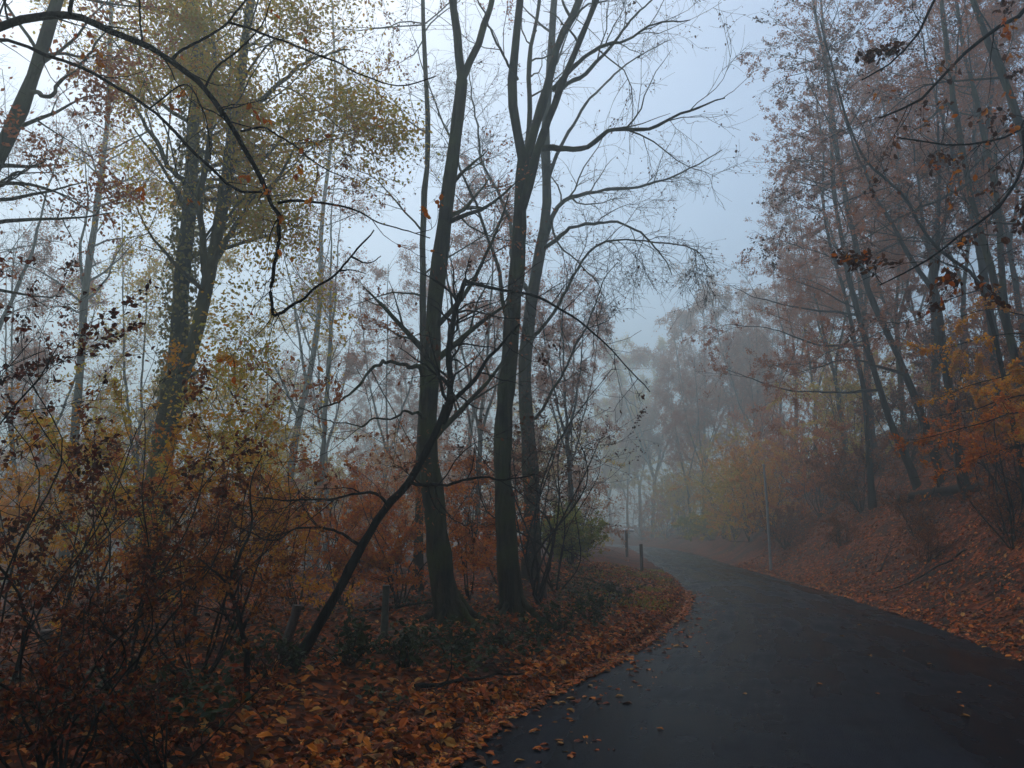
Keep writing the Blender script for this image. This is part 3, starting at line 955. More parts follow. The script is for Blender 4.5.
def edge_beech():
    """Young beech just right of the frame whose flat leafy sprays reach in over the bank."""
    t = Tree("young_beech", "young beech at the right edge holding flat layered gold and bronze sprays over the bank", "tree", 19, BARK_DARK)
    Y = 11.0
    x0 = 8.15
    z = float(H(x0, Y)) - .1
    t.limb("trunk", [(x0, Y, z), (x0 + .05, Y, z + 1.6), (x0 - .05, Y, z + 3.2), (x0 + .1, Y, z + 5.2)], .06, .02, 9, .01, flare=.3)
    hi = [[(x0, Y, z + 3.2), px(1030, 335, Y - .1), px(985, 338, Y - .2), px(940, 350, Y - .2)],
          [(x0, Y, z + 2.9), px(1035, 372, Y + .3), px(995, 378, Y + .5), px(950, 392, Y + .7)],
          [(x0, Y, z + 3.4), px(1030, 318, Y + .5), px(985, 310, Y + .9), px(955, 318, Y + 1.2)]]
    lo = [[(x0, Y, z + 2.2), px(1030, 412, Y - .1), px(975, 425, Y - .3), px(915, 440, Y - .5)],
          [(x0, Y, z + 1.8), px(1035, 445, Y + .2), px(985, 455, Y + .3), px(935, 478, Y + .3)],
          [(x0, Y, z + 2.5), px(1030, 395, Y + .5), px(980, 408, Y + .9), px(930, 418, Y + 1.2)]]
    for g, lm, n in ((hi, LEAF_GOLD, 2600), (lo, LEAF_RUST, 2600)):
        k0 = len(t.limbs)
        for L in g:
            t.limb("bough", L, .016, .004, 7, .008)
        sel = t.limbs[k0:]
        st = (np.concatenate([l[1] for l in sel]), np.concatenate([l[2] for l in sel]))
        l1 = t.add(spawn(st, t.rng, **lv(7, (.3, .8), (35, 65), .15, 1, .5, .12, 0, 5, .003, flat=.85)), 4)
        l2 = t.add(spawn(l1, t.rng, **lv(9, (.12, .4), (30, 60), .1, 1, .5, .14, 0, 4, .002, flat=.85)), 3)
        t.leaves(*sprout(l2, t.rng, n, .055, .85, .1, jit=.4), lm)
    t.build()


edge_beech()
tree_m1()
tree_m2()
tree_m3()
leaning()
ivy_tree()
left_leaner()
overhang_left()
right_overhang()

slope_tree("thin straight brown trunk close behind the forked grey green trunk", 31, 14.5,
           [(418, 590), (420, 500), (424, 380), (423, 250), (428, 120), (420, -60), (425, -250)], .11, .03, LEAF_BROWN, 3500, BARK_GREY, l1m=1.6)
slope_tree("pale misty tree with pink brown leaves at the far left behind the shrubs", 32, 24,
           [(72, 470), (78, 400), (82, 320), (92, 240), (103, 160), (110, 80), (112, -60), (108, -200)], .19, .05, LEAF_BROWN, 11000, BARK_GREY,
           limbs=[[(84, 300, 0), (80, 250, .3), (88, 200, .6), (80, 130, .9)]])
slope_tree("faint grey tree in the fog between the ivy clad tree and the leaning tree", 33, 34,
           [(278, 560), (288, 490), (298, 420), (310, 370), (320, 300), (322, 220), (335, 100), (330, -40)], .24, .04, LEAF_BROWN, 1500, BARK_GREY,
           limbs=[[(306, 385, 0), (297, 320, .3), (285, 260, .6), (270, 220, .9)], [(300, 420, 0), (270, 360, .3), (240, 330, .6)]])
slope_tree("right bank tree with a straight dark trunk leaning left above the road", 34, 24.5,
           [(918, 487), (905, 455), (892, 425), (871, 362), (854, 300), (843, 240), (832, 180), (828, 80), (815, -60)], .14, .04, LEAF_BROWN, 16000,
           limbs=[[(880, 390, 0), (835, 392, -.4), (780, 388, -.8), (720, 368, -1.2)], [(866, 345, 0), (820, 345, -.5), (775, 330, -1), (735, 325, -1.4)],
                  [(858, 315, 0), (815, 310, .5), (765, 300, 1), (730, 285, 1.4)]])
slope_tree("second dark trunk on the right bank, leaning left beside the straight one", 35, 23,
           [(943, 478), (932, 445), (921, 417), (900, 362), (880, 318), (868, 290), (850, 220), (838, 150), (825, 60), (800, -60)], .15, .04, LEAF_BROWN, 11000,
           limbs=[[(905, 375, 0), (850, 360, -.5), (800, 372, -1)]])
slope_tree("tall grey trunk on the right bank rising to the top edge of the photo", 36, 17,
           [(1012, 345), (1000, 300), (981, 234), (965, 156), (954, 94), (946, 39), (938, -40), (925, -180)], .125, .045, LEAF_BROWN, 4500, BARK_GREY,
           limbs=[[(958, 115, 0), (946, 104, -.3), (930, 118, -.6), (900, 140, -1)], [(970, 180, 0), (950, 195, -.4), (905, 215, -.8), (860, 240, -1.2)]])
slope_tree("thin bent trunk crossing in front of the tall grey right bank trunk", 37, 15,
           [(1000, 360), (985, 300), (973, 275), (938, 250), (903, 197), (871, 164), (852, 129), (838, 90), (820, 20)], .07, .02, LEAF_DARK, 4000, l1m=2.0)
slope_tree("grey trunk cut by the right edge of the photo near the top", 38, 14,
           [(1060, 290), (1040, 190), (1024, 137), (1008, 86), (981, 23), (968, -30), (960, -180)], .135, .05, LEAF_BROWN, 4000, BARK_GREY)
slope_tree("slender trunk rising at the right edge behind the yellow leaves", 39, 19,
           [(1030, 390), (1017, 354), (1004, 300), (997, 200), (977, 101), (960, 30), (950, -100)], .13, .04, LEAF_BROWN, 5000, BARK_GREY)
slope_tree("pinkish leafy tree at the outer edge of the right hand wood, beside the open sky", 40, 27,
           [(872, 500), (868, 440), (862, 380), (850, 320), (838, 270), (825, 220), (822, 150), (815, 90)], .14, .03, LEAF_BROWN, 26000, l1m=2.4, leaf=.08)


# ------------------------------------------------------------------ shrubs and young trees
def bush(name, label, cat, seed, base, h, n_stem, spread, leafm, dens, leaf, bark=BARK_DARK, fine=False, group=None, rm=.003, stem_r=.012, ll=(.5, 1.1), flat=.4, bend=0.0, build=True, low=.2):
    t = Tree(name, label, cat, seed, bark, group)
    rng = t.rng
    b = np.array(base, float)
    t.base = b
    for k in range(n_stem):
        a = rng.uniform(0, 2 * math.pi)
        s = spread * rng.uniform(.3, 1)
        d = np.array((math.cos(a), math.sin(a), 0)) * s
        hh = h * rng.uniform(.6, 1)
        j = rng.normal(size=(2, 3)) * .07 * h
        t.limb("stem", [b + d * .04, b + d * .25 + np.array((0, 0, .35 * hh)) + j[0], b + d * .6 + np.array((0, 0, .72 * hh)) + j[1], b + d + np.array((bend, 0, hh))],
               stem_r * rng.uniform(.7, 1.2), stem_r * .25, 6, .01, n=16)
    l1 = t.add(spawn(t.stems(), rng, **lv(5.0 / max(.8, h) + 1.2, (ll[0] * h * .45, ll[1] * h * .45), (35, 80), low, 1, .5, .15, .01, 6, rm, flat=.3)), 4)
    l2 = t.add(spawn(l1, rng, **lv(9.0 / max(.6, h * .5), (.12 * h, .32 * h), (30, 70), .15, 1, .55, .17, .0, 4, rm * .7, flat=.4)), 3)
    t.leaves(*sprout(l2, rng, dens, leaf, flat, .3, fine=fine), leafm)
    return t.build() if build else t


def gxy(x, y, Y):
    p = px(x, y, Y)
    return (p[0], Y, float(H(p[0], Y)) - .05)


# near left thicket of dark red shrubs
LEAF_RUSTDARK = leaf_mat("leaf_rust_dark", [(.10, .024, .007), (.30, .075, .010), (.40, .14, .014), (.05, .013, .006), (.22, .045, .008)], .4)
near = [
    ("tallest dark red shrub at the left edge of the photo, its twigs against the fog", (0, 640, 5.0), 3.1, 8, 1.0, LEAF_DARKRED, 2700, .042),
    ("dark red shrub low in the left corner in front of the two stubby stakes", (60, 740, 4.3), 1.2, 10, .9, LEAF_DARKRED, 2600, .036),
    ("red brown shrub between the left edge and the ivy clad trunk", (125, 660, 6.0), 2.2, 10, 1.2, LEAF_RUSTDARK, 3000, .042),
    ("rust leaved shrub right of the ivy clad trunk's foot", (200, 640, 7.0), 2.0, 10, 1.2, LEAF_RUSTDARK, 3000, .042),
    ("golden shrub behind the dark red thicket at the left", (60, 600, 8.6), 3.1, 10, 1.7, LEAF_GOLD, 4800, .05),
    ("yellowing shrub between the ivy clad tree and the faint grey tree", (240, 600, 10.5), 2.7, 9, 1.4, LEAF_GOLD, 6000, .055),
    ("low dark shrub on the bare soil at the bottom left", (175, 750, 4.6), .7, 8, .7, LEAF_DARKRED, 1500, .036),
    ("olive leaved shrub hiding the foot of the ivy clad tree", (150, 600, 11.5), 3.3, 9, 1.6, LEAF_OLIVE, 8000, .06),
    ("orange shrub left of the crooked sapling's top", (190, 600, 9.0), 2.2, 9, 1.2, LEAF_RUST, 3000, .05),
    ("dull orange shrub in front of the faint grey tree", (300, 580, 13.0), 2.2, 9, 1.3, LEAF_RUST, 5000, .06),
]
for k, (lab, (x, y, Y), h, n, sp, lm, dens, ls) in enumerate(near):
    bush("beech_shrub", lab, "shrub", 100 + k, gxy(x, y, Y), h, n, sp, lm, dens, ls, fine=Y < 6.5, stem_r=.011, rm=.0025, low=.1)


def crooked():
    t = Tree("sapling", "small crooked sapling with an elbowed trunk left of the leaning tree", "tree", 50, BARK_DARK)
    Y = 6.6
    t.limb("trunk", trunk_pts([(248, 715), (247, 660), (240, 620), (230, 590), (228, 578)], Y), .028, .018, 8, .004)
    t.limb("limb", [px(228, 580, Y), px(240, 555, Y), px(252, 525, Y), px(250, 490, Y - .1), px(262, 455, Y - .1)], .016, .004, 6, .004)
    t.limb("limb", [px(229, 585, Y), px(212, 570, Y), px(190, 552, Y - .2), px(170, 545, Y - .3)], .012, .004, 6, .004)
    rng = t.rng
    l1 = t.add(spawn(t.stems(), rng, **lv(3.5, (.3, 1.0), (30, 75), .45, 1, .5, .15, .02, 6, .003)), 4)
    l2 = t.add(spawn(l1, rng, **lv(4.5, (.15, .4), (30, 70), .15, 1, .5, .16, 0, 4, .002)), 3)
    t.leaves(*sprout(l2, rng, 260, .055, .3, fine=True), LEAF_DARKRED)
    t.build()


crooked()
bush("sapling", "spreading bare sapling with dark dry buds at the right end of the verge", "tree", 66, gxy(538, 600, 13.5), 4.4, 9, 1.5, LEAF_DARK, 2600, .05, stem_r=.022, rm=.004, ll=(.5, 1.0))
bush("sapling", "slim bare sapling between the centre tree and the green bush", "tree", 61, gxy(556, 585, 15.5), 4.2, 6, 1.2, LEAF_DARK, 1800, .05, stem_r=.018, rm=.004)

# green bush at the end of the verge
bush("green_bush", "low green bush on the crest of the verge where the road disappears", "bush", 62, gxy(572, 560, 21), 1.5, 30, 1.1, LEAF_GRASS, 9000, .08, rm=.004, stem_r=.01)
bush("green_bush", "misty green bush across the road below the yellow trees", "bush", 63, (float(road_r(60)) + 2.2, 60.0, float(H(road_r(60) + 2.2, 60.0))), 2.0, 16, 2.6, LEAF_GRASS, 7000, .16, rm=.01, stem_r=.02)

# rust coloured undergrowth behind the trunks: a few forms, placed many times
forms = [bush("beech_sapling", "", "sapling", 200 + k, (0, 0, 0), h, n, sp, lm, d, .085, BARK_DARK, rm=.005, stem_r=.02, flat=.6)
         for k, (h, n, sp, lm, d) in enumerate([(3.6, 6, 1.6, LEAF_RUST, 4200), (2.6, 7, 1.5, LEAF_RUST, 4200), (4.6, 6, 1.9, LEAF_BROWN, 5000), (4.2, 6, 1.8, LEAF_GOLD, 8000)])]
roadside = [bush("young_tree", "", "young tree", 220 + k, (0, 0, 0), h, n, sp, lm, d, .10, BARK_DARK, rm=.006, stem_r=.028, flat=.5, low=.04)
            for k, (h, n, sp, lm, d) in enumerate([(5.5, 11, 2.6, LEAF_GOLD, 15000), (6.5, 11, 2.8, LEAF_OLIVE, 15000), (5.0, 11, 2.6, LEAF_RUST, 12000), (3.0, 12, 2.2, LEAF_RUSTDARK, 8000), (5.0, 9, 2.4, LEAF_TAN, 7000)])]
used = set()


def place(form, pos, s, rz, label, group=None, name=None, sz=None):
    o = form if form.name not in used else copy_tree(form)
    used.add(form.name)
    o.location = pos
    o.scale = (s, s, sz or s)
    o.rotation_euler = (0, 0, rz)
    tag(o, label, None, group)
    if name and o is not form:
        o.name = name
    return o


under = [
    (0, 470, 13.5, .9, "rust leaved sapling between the forked trunk and the centre tree"),
    (1, 400, 12.6, 1.0, "low rusty sapling just left of the forked trunk's foot"),
    (1, 345, 13.0, 1.0, "low rust sapling behind the leaning tree's foot"),
    (2, 470, 20, 1.1, "tall pink brown sapling deep behind the forked trunk"),
    (0, 390, 19, 1.2, "rusty sapling deep behind the leaning tree"),
    (1, 500, 16, 1.1, "low rusty sapling right behind the centre trunk"),
    (2, 330, 24, 1.1, "misty brown sapling left of the leaning tree's crown"),
    (0, 205, 17, 1.0, "rusty sapling left of the faint grey tree"),
    (2, 100, 19, 1.1, "brown sapling at the far left in front of the pale misty tree"),
    (3, 30, 15, 1.0, "gold leaved sapling behind the left edge thicket"),
    (3, 275, 20, .8, "gold sapling in front of the faint grey tree's foot"),
    (3, 365, 27, .9, "misty gold sapling beyond the leaning tree"),
]
for k, (fi, x, Y, s, lab) in enumerate(under):
    p = gxy(x, 560, Y)
    place(forms[fi], p, s * .78, k * 1.3, lab, "saplings in the undergrowth left of the road")

left_wall = [
    (4, -60, 30, 1.5, "tan tree in the fog beyond the left edge of the photo"),
    (1, 20, 36, 1.7, "big olive tree in the fog behind the left thicket"),
    (4, 70, 42, 1.8, "big tan tree in the fog behind the pale misty tree"),
    (1, 130, 46, 1.9, "big olive tree in the fog directly behind the ivy clad foot"),
    (4, 205, 40, 1.5, "tan tree in the fog right of the ivy clad foot"),
    (4, 255, 50, 1.8, "big tan tree in the fog behind the faint grey tree"),
    (1, 310, 44, 1.5, "olive tree in the fog behind the leaning tree's twigs"),
    (4, 355, 50, 1.8, "big tan tree in the fog left of the forked trunk"),
    (0, 395, 38, 1.2, "yellow tree in the fog just left of the forked trunk"),
    (4, 440, 46, 1.6, "tan tree in the fog behind the forked trunk's foot"),
    (4, 490, 36, 1.3, "tan tree in the fog between the two big trunks"),
    (1, 535, 44, 1.5, "olive tree in the fog behind the drooping boughs' trunk"),
    (4, 575, 38, 1.2, "tan tree in the fog behind the green bush"),
    (4, 160, 62, 2.2, "tall ghostly tan tree far behind the ivy clad stems"),
    (4, 300, 66, 2.3, "tall ghostly tan tree in the deepest fog left of centre"),
    (4, 420, 64, 2.2, "tall ghostly tan tree far behind the forked trunk"),
    (4, 30, 60, 2.2, "tall ghostly tan tree far off at the left edge"),
]
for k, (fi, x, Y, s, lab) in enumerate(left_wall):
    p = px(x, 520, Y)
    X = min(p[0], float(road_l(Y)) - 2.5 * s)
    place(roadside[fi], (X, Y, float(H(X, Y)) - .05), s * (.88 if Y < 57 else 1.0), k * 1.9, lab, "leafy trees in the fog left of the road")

right_sh = [
    (0, 2.0, 36.5, .85, "yellow young tree behind the grey pole, the yellowest beside the road"),
    (1, 1.9, 42, .9, "olive young tree between the yellow one and the far bend"),
    (2, 4.4, 41, 1.15, "orange young tree above and behind the olive one"),
    (0, 2.0, 48, .95, "faded yellow tree at the far bend of the road"),
    (1, 2.2, 54, 1.0, "faded olive tree beyond the faded yellow one"),
    (2, 5.0, 51, 1.3, "faded orange tree higher on the bank at the far bend"),
    (2, 6.0, 61, 1.4, "faint orange tree above the vanishing road"),
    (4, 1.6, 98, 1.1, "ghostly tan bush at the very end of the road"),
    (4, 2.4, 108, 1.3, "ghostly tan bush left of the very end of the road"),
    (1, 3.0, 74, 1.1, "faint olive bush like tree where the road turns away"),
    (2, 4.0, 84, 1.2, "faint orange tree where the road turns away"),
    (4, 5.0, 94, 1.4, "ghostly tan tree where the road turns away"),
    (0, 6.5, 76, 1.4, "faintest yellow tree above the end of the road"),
    (1, 7.0, 88, 1.5, "ghostly olive tree beyond the end of the road"),
    (2, 3.4, 33.5, .8, "rust orange young tree on the bank right of the grey pole"),
    (1, 6.0, 36, 1.0, "olive brown young tree higher on the bank, right of the pole"),
    (3, 3.2, 27.5, .8, "dark rust shrub on the bank left of the straight leaning trunk"),
    (3, 4.9, 23.2, .8, "dark rust shrub among the feet of the two leaning trunks"),
    (3, 7.0, 26, 1.1, "dark rust shrub above the fallen log's far end"),
    (3, 6.2, 19.5, .9, "dark rust shrub behind the fallen log"),
    (2, 9.0, 30, 1.0, "rust young tree high on the slope behind the leaning trunks"),
    (3, 9.0, 22, 1.2, "dark rust shrub high on the slope at the right edge"),
    (2, 11, 38, 1.1, "rust young tree near the ridge in the middle of the right slope"),
    (2, 13, 30, 1.1, "rust young tree near the ridge at the right edge"),
    (0, 8, 45, 1.1, "dull gold young tree on the ridge behind the orange one"),
    (3, 3.3, 17.0, .55, "small dark shrub on the bank left of the bronze sapling"),
    (3, 4.3, 15.5, .6, "small dark shrub on the bank behind the bronze sapling"),
    (3, 5.6, 17.2, .8, "dark shrub right behind the near end of the fallen log"),
    (3, 7.8, 18.5, 1.0, "dark shrub high on the slope above the gold sapling"),
    (3, 5.4, 28.5, 1.0, "dark shrub on the slope left of the two leaning trunks' feet"),
    (3, 1.9, 13.2, .28, "tiny rust seedling on the bank nearest the photo's right edge"),
    (3, 2.3, 15.6, .34, "tiny rust seedling on the bank below the gold sapling"),
    (3, 1.7, 18.2, .30, "tiny rust seedling low on the bank opposite the bend"),
    (3, 2.4, 20.8, .40, "tiny rust seedling on the bank left of the dead branch"),
    (3, 1.9, 26.0, .36, "tiny rust seedling on the bank just right of the grey pole"),
    (3, 1.6, 32.5, .6, "low dark rust shrub at the road edge just beyond the pole"),
]
for k, (fi, tt, Y, s, lab) in enumerate(right_sh):
    X = float(road_r(Y)) + tt
    place(roadside[fi], (X, Y, float(H(X, Y)) - .05), s, k * 1.7, lab, "young trees along the right side of the road")

# near gold and bronze branches on the right bank
gx = [("gold leaved sapling high on the right bank at the photo's edge", 1005, 15.0, 4.0, LEAF_GOLD, 9000, .5, 1.9),
      ("bronze leaved sapling spreading over the right bank below the gold one", 1010, 16.0, 2.5, LEAF_RUST, 8000, .55, 2.0)]
for k, (lab, x, Y, h, lm, d, low, sp) in enumerate(gx):
    p = px(x, 480, Y)
    bush("beech_sapling", lab, "sapling", 300 + k, (p[0], Y, float(H(p[0], Y)) - .05), h, 7, sp, lm, d, .065, stem_r=.02, rm=.004, flat=.75, low=low, group="young trees along the right side of the road")

# ------------------------------------------------------------------ trees standing back in the fog
def gen_tree(seed, h, r, leafm, dens, leaf, bark, fork=.45, nst=3, name="misty_tree", l1len=(2.0, 4.5), sp=.16):
    t = Tree(name, "", "tree", seed, bark)
    rng = t.rng
    t.base = np.zeros(3)
    ft = np.array((rng.normal() * .2, rng.normal() * .2, h * fork))
    t.limb("trunk", [(0, 0, -.3), ft * .5 + rng.normal(size=3) * .06, ft], r, r * .72, 9, .02, flare=.3)
    for k in range(nst):
        a = 2 * math.pi * (k + rng.random() * .6) / nst
        s = h * sp * rng.uniform(.5, 1.1)
        e = ft + np.array((math.cos(a) * s, math.sin(a) * s, h * (1 - fork) * rng.uniform(.8, 1)))
        mid = ft * .5 + e * .5 + np.array((math.cos(a), math.sin(a), 0)) * s * .15
        t.limb("stem", [ft - np.array((0, 0, .15)), mid, e], r * .55, r * .1, 7, .03)
    l1 = t.add(spawn(t.stems(("stem",)), rng, **lv(1.3, l1len, (35, 70), .05, 1, .4, .12, .03, 6, .01)), 4)
    l1b = t.add(spawn(t.stems(("trunk",)), rng, **lv(.5, (1.5, 3), (50, 80), .45, 1, .25, .12, .03, 6, .01)), 4)
    lb = (np.concatenate([l1[0], l1b[0]]), np.concatenate([l1[1], l1b[1]]))
    l2 = t.add(spawn(lb, rng, **lv(3.4, (.7, 1.7), (30, 65), .15, 1, .5, .14, .0, 4, .006)), 3)
    l3 = t.add(spawn(l2, rng, **lv(7.0, (.3, .9), (30, 65), .1, 1, .5, .16, -.02, 3, .0035)), 3)
    if leafm:
        t.leaves(*sprout(l3, rng, dens, leaf, .5, jit=.9), leafm)
    return t.build()


tf = [gen_tree(401, 17, .16, None, 0, .1, BARK_GREY, .4, 3),
      gen_tree(402, 15, .13, LEAF_BROWN, 27000, .085, BARK_GREY, .35, 3),
      gen_tree(403, 19, .13, LEAF_BROWN, 5000, .10, BARK_GREY, .5, 2),
      gen_tree(404, 14, .12, LEAF_OLIVE, 14000, .11, BARK_GREY, .3, 4),
      gen_tree(405, 16, .17, LEAF_BROWN, 11000, .085, BARK_DARK, .45, 3)]

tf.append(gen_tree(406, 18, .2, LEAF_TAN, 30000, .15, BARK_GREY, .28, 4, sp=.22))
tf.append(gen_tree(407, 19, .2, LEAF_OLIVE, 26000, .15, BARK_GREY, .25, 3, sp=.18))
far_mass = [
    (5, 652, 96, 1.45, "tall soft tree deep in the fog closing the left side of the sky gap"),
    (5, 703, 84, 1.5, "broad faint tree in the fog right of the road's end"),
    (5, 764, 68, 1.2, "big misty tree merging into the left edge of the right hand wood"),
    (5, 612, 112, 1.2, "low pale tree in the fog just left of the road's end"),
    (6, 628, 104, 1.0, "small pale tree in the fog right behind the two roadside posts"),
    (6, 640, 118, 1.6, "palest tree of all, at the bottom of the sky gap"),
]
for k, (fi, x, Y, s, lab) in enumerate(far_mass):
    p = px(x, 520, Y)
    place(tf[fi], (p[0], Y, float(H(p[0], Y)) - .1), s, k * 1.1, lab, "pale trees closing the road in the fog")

left_bg = [
    (1, 20, 30, 1.0, "brown leaved tree in the fog at the left edge"),
    (3, 130, 27, 1.0, "olive leaved tree in the fog behind the ivy clad tree"),
    (1, 55, 42, 1.1, "faint brown tree behind the pale misty tree at the left"),
    (1, 385, 40, 1.0, "faded brown tree between the leaning tree and the forked trunk"),
    (1, 475, 28, .9, "brown leaved misty tree between the two middle trunks"),
    (0, 468, 40, 1.0, "bare misty tree far behind the gap between the middle trunks"),
    (1, 570, 36, .8, "brown misty tree behind the drooping boughs"),
    (4, 575, 27, .6, "dark twiggy tree at the right end of the left wood"),
    (1, 180, 60, 1.1, "barely visible tree deep in the fog left of centre"),
    (3, 255, 36, .9, "olive tree in the fog above the yellowing shrub"),
    (1, 100, 75, 1.2, "ghostly tree in the fog far beyond the left thicket"),
    (0, -60, 22, 1.0, "bare tree just beyond the left edge thicket"),
    (2, 318, 30, .9, "slim half bare tree in the fog left of the leaning tree's broken stub"),
    (1, 30, 56, 1.1, "brown tree far up the misty slope at the left edge"),
    (4, 150, 50, 1.0, "dark tree in the fog right behind the ivy clad trunks"),
    (1, 270, 52, 1.0, "pink grey tree deep in the fog beside the faint grey tree"),
    (4, 330, 42, .9, "dusky tree in the fog under the black bough's hanging tip"),
    (1, 430, 52, 1.0, "pink grey tree in the fog behind the forked trunk"),
    (1, 500, 70, 1.1, "ghostly tree deep behind the centre trunk"),
    (4, 225, 72, 1.1, "ghostly tree high on the far slope left of centre"),
    (1, 380, 80, 1.2, "ghostly tree on the far slope behind the leaning tree"),
]
for k, (fi, x, Y, s, lab) in enumerate(left_bg):
    p = px(x, 520, Y)
    place(tf[fi], (p[0], Y, float(H(p[0], Y)) - .1), s, k * 2.1, lab, "trees fading into the fog on the left")

right_bg = [
    (1, 725, 78, 1.15, "tall faint tree in the fog beyond the road, above the far bend"),
    (1, 760, 60, 1.0, "misty brown tree at the left edge of the right hand wood"),
    (4, 800, 50, 1.0, "misty dark tree above the yellow young trees"),
    (1, 820, 42, .95, "brown leaved tree behind the pinkish one"),
    (1, 850, 36, 1.0, "brown tree behind the two leaning trunks"),
    (4, 880, 32, 1.0, "dark tree on the slope above the two leaning trunks"),
    (1, 910, 30, 1.0, "brown leaved tree in the middle of the right slope"),
    (4, 945, 27, 1.0, "dark twiggy tree higher on the right slope"),
    (1, 985, 30, 1.0, "brown tree high on the slope behind the tall grey trunk"),
    (4, 1015, 24, .95, "dark tree near the right edge behind the slender trunk"),
    (1, 1050, 28, 1.0, "brown tree cut by the right edge high on the slope"),
    (1, 870, 52, 1.1, "faded tree on the ridge behind the pinkish leafy tree"),
    (1, 940, 44, 1.1, "faded tree on the ridge above the middle of the slope"),
    (4, 1010, 40, 1.1, "faded dark tree on the ridge at the right"),
    (1, 1090, 20, .9, "brown tree beyond the right edge on the bank"),
    (1, 672, 70, .9, "pale brown tree in the fog just right of the vanishing road"),
    (1, 705, 66, 1.0, "grey brown tree in the fog behind the yellow young trees"),
    (4, 745, 72, 1.1, "dusky tree in the fog left of the right hand wood"),
    (1, 790, 70, 1.2, "ghostly tree on the ridge behind the misty brown one"),
    (4, 970, 20, .8, "dark slim tree between the yellow leaves and the grey trunk"),
]
for k, (fi, x, Y, s, lab) in enumerate(right_bg):
    p = px(x, 520, Y)
    X = max(p[0], float(road_r(Y)) + 2.5)
    place(tf[fi], (X, Y, float(H(X, Y)) - .1), s, k * 2.3 + .5, lab, "trees on the right hand slope")

# ------------------------------------------------------------------ brambles and ground cover on the verge
bram = [
    ("dark bramble clump at the foot of the leaning tree", 345, 696, .42),
    ("dark bramble clump between the leaning tree and the mossy fence post", 402, 694, .40),
    ("dark bramble clump at the foot of the forked trunk", 450, 676, .36),
    ("bramble clump between the forked trunk and the centre tree", 500, 664, .34),
    ("bramble clump right of the centre tree's foot", 560, 645, .42),
    ("green bramble clump in the middle of the verge near the bend", 592, 634, .44),
    ("last bramble clump along the verge, nearest the two roadside posts", 622, 612, .40),
    ("bramble clump left of the leaning tree's foot", 262, 712, .42),
    ("bramble clump straight in front of the dark stake", 535, 656, .34),
]
for k, (lab, x, y, h) in enumerate(bram):
    g = gp(x, y)
    b = (g[0], g[1], float(H(g[0], g[1])) - .03)
    bush("bramble_bush", lab, "bush", 500 + k, b, h, 16, h * 1.3, LEAF_GREEN, 42, .07, stem_r=.006, rm=.002, group="brambles along the left verge", fine=True)

rng = np.random.default_rng(77)


def scatter_litter():
    def pts(n, fy, ft, side):
        y = fy(n)
        t = ft(n)
        x = road_l(y) - t if side < 0 else road_r(y) + t
        return x, y
    b = Bag()
    parts = []
    # left verge, dense near the camera and along the road edge
    n = 64000
    y = 3.2 + 26 * rng.random(n) ** 1.6
    t = -.06 + 12 * rng.random(n) ** np.clip(3.4 - .16 * y, 1.3, 3)
    parts.append((road_l(y) - t, y))
    n = 13000
    y = 3 + 18 * rng.random(n) ** 1.3
    t = np.where(rng.random(n) < .93, np.abs(rng.normal(0, .36, n)) - .20, -np.abs(rng.normal(0, .7, n)))
    parts.append((road_l(y) - t, y))
    n = 70000
    y = 4 + 32 * rng.random(n) ** 1.3
    t = -.05 + 12 * rng.random(n) ** 1.3
    parts.append((road_r(y) + t, y))
    X = np.concatenate([p[0] for p in parts])
    Y = np.concatenate([p[1] for p in parts])
    wl = Wave(21, .5, 2.2)
    k = wl(X, Y) + rng.normal(0, .6, len(X)) > -.75
    X, Y = X[k], Y[k]
    e = .05
    Z = H(X, Y)
    nx = -(H(X + e, Y) - H(X - e, Y)) / (2 * e)
    ny = -(H(X, Y + e) - H(X, Y - e)) / (2 * e)
    Nn = unit(np.stack([np.clip(nx, -1, 1), np.clip(ny, -1, 1), np.ones(len(X))], 1))
    onroad = (X > road_l(Y) - .03) & (X < road_r(Y) + .03)
    Z = np.where(onroad, .02, Z)
    Nn = Nn + rng.normal(size=Nn.shape) * np.where(onroad, .08, .38)[:, None]
    a = rng.uniform(0, 2 * math.pi, len(X))
    A = np.stack([np.cos(a), np.sin(a), rng.normal(0, .15, len(X))], 1)
    A = A - (A * Nn).sum(1, keepdims=True) * Nn / (Nn ** 2).sum(1, keepdims=True)
    P = np.stack([X, Y, Z + .006 + .03 * rng.random(len(X)) * ~onroad], 1)
    L = .105 * rng.beta(2.2, 2.0, len(X)) + .015
    V, F = leaf_faces(P, A, Nn, L, .62, True)
    b.add(V, F)
    tag(link("leaf_litter", b.mesh("leaf_litter", False), LITTER), "orange and brown fallen leaves covering the verges", kind="stuff")


scatter_litter()


def ivy_cover():
    n = 14000
    y = 5 + 15 * rng.random(n) ** 1.2
    t = rng.uniform(.7, 5.5, n)
    x = road_l(y) - t
    w = Wave(9, 1.0, 4.0)
    k = (w(x, y) + rng.normal(0, .25, n) > .35 + .25 * np.abs(t - 2.0))
    x, y = x[k], y[k]
    n = len(x)
    P = np.stack([x, y, H(x, y) + .02 + .16 * rng.random(n)], 1)
    A = rng.normal(size=(n, 3)) * np.array((1, 1, .35))
    Nn = rng.normal(size=(n, 3)) * .5 + np.array((0, 0, 1))
    V, F = leaf_faces(P, A, Nn, rng.uniform(.04, .09, n), .75, True)
    tag(link("ivy_ground_cover", mesh_np("ivy_ground_cover", V, F, False), LEAF_GREEN), "dark green ivy creeping over the left verge", kind="stuff")


ivy_cover()


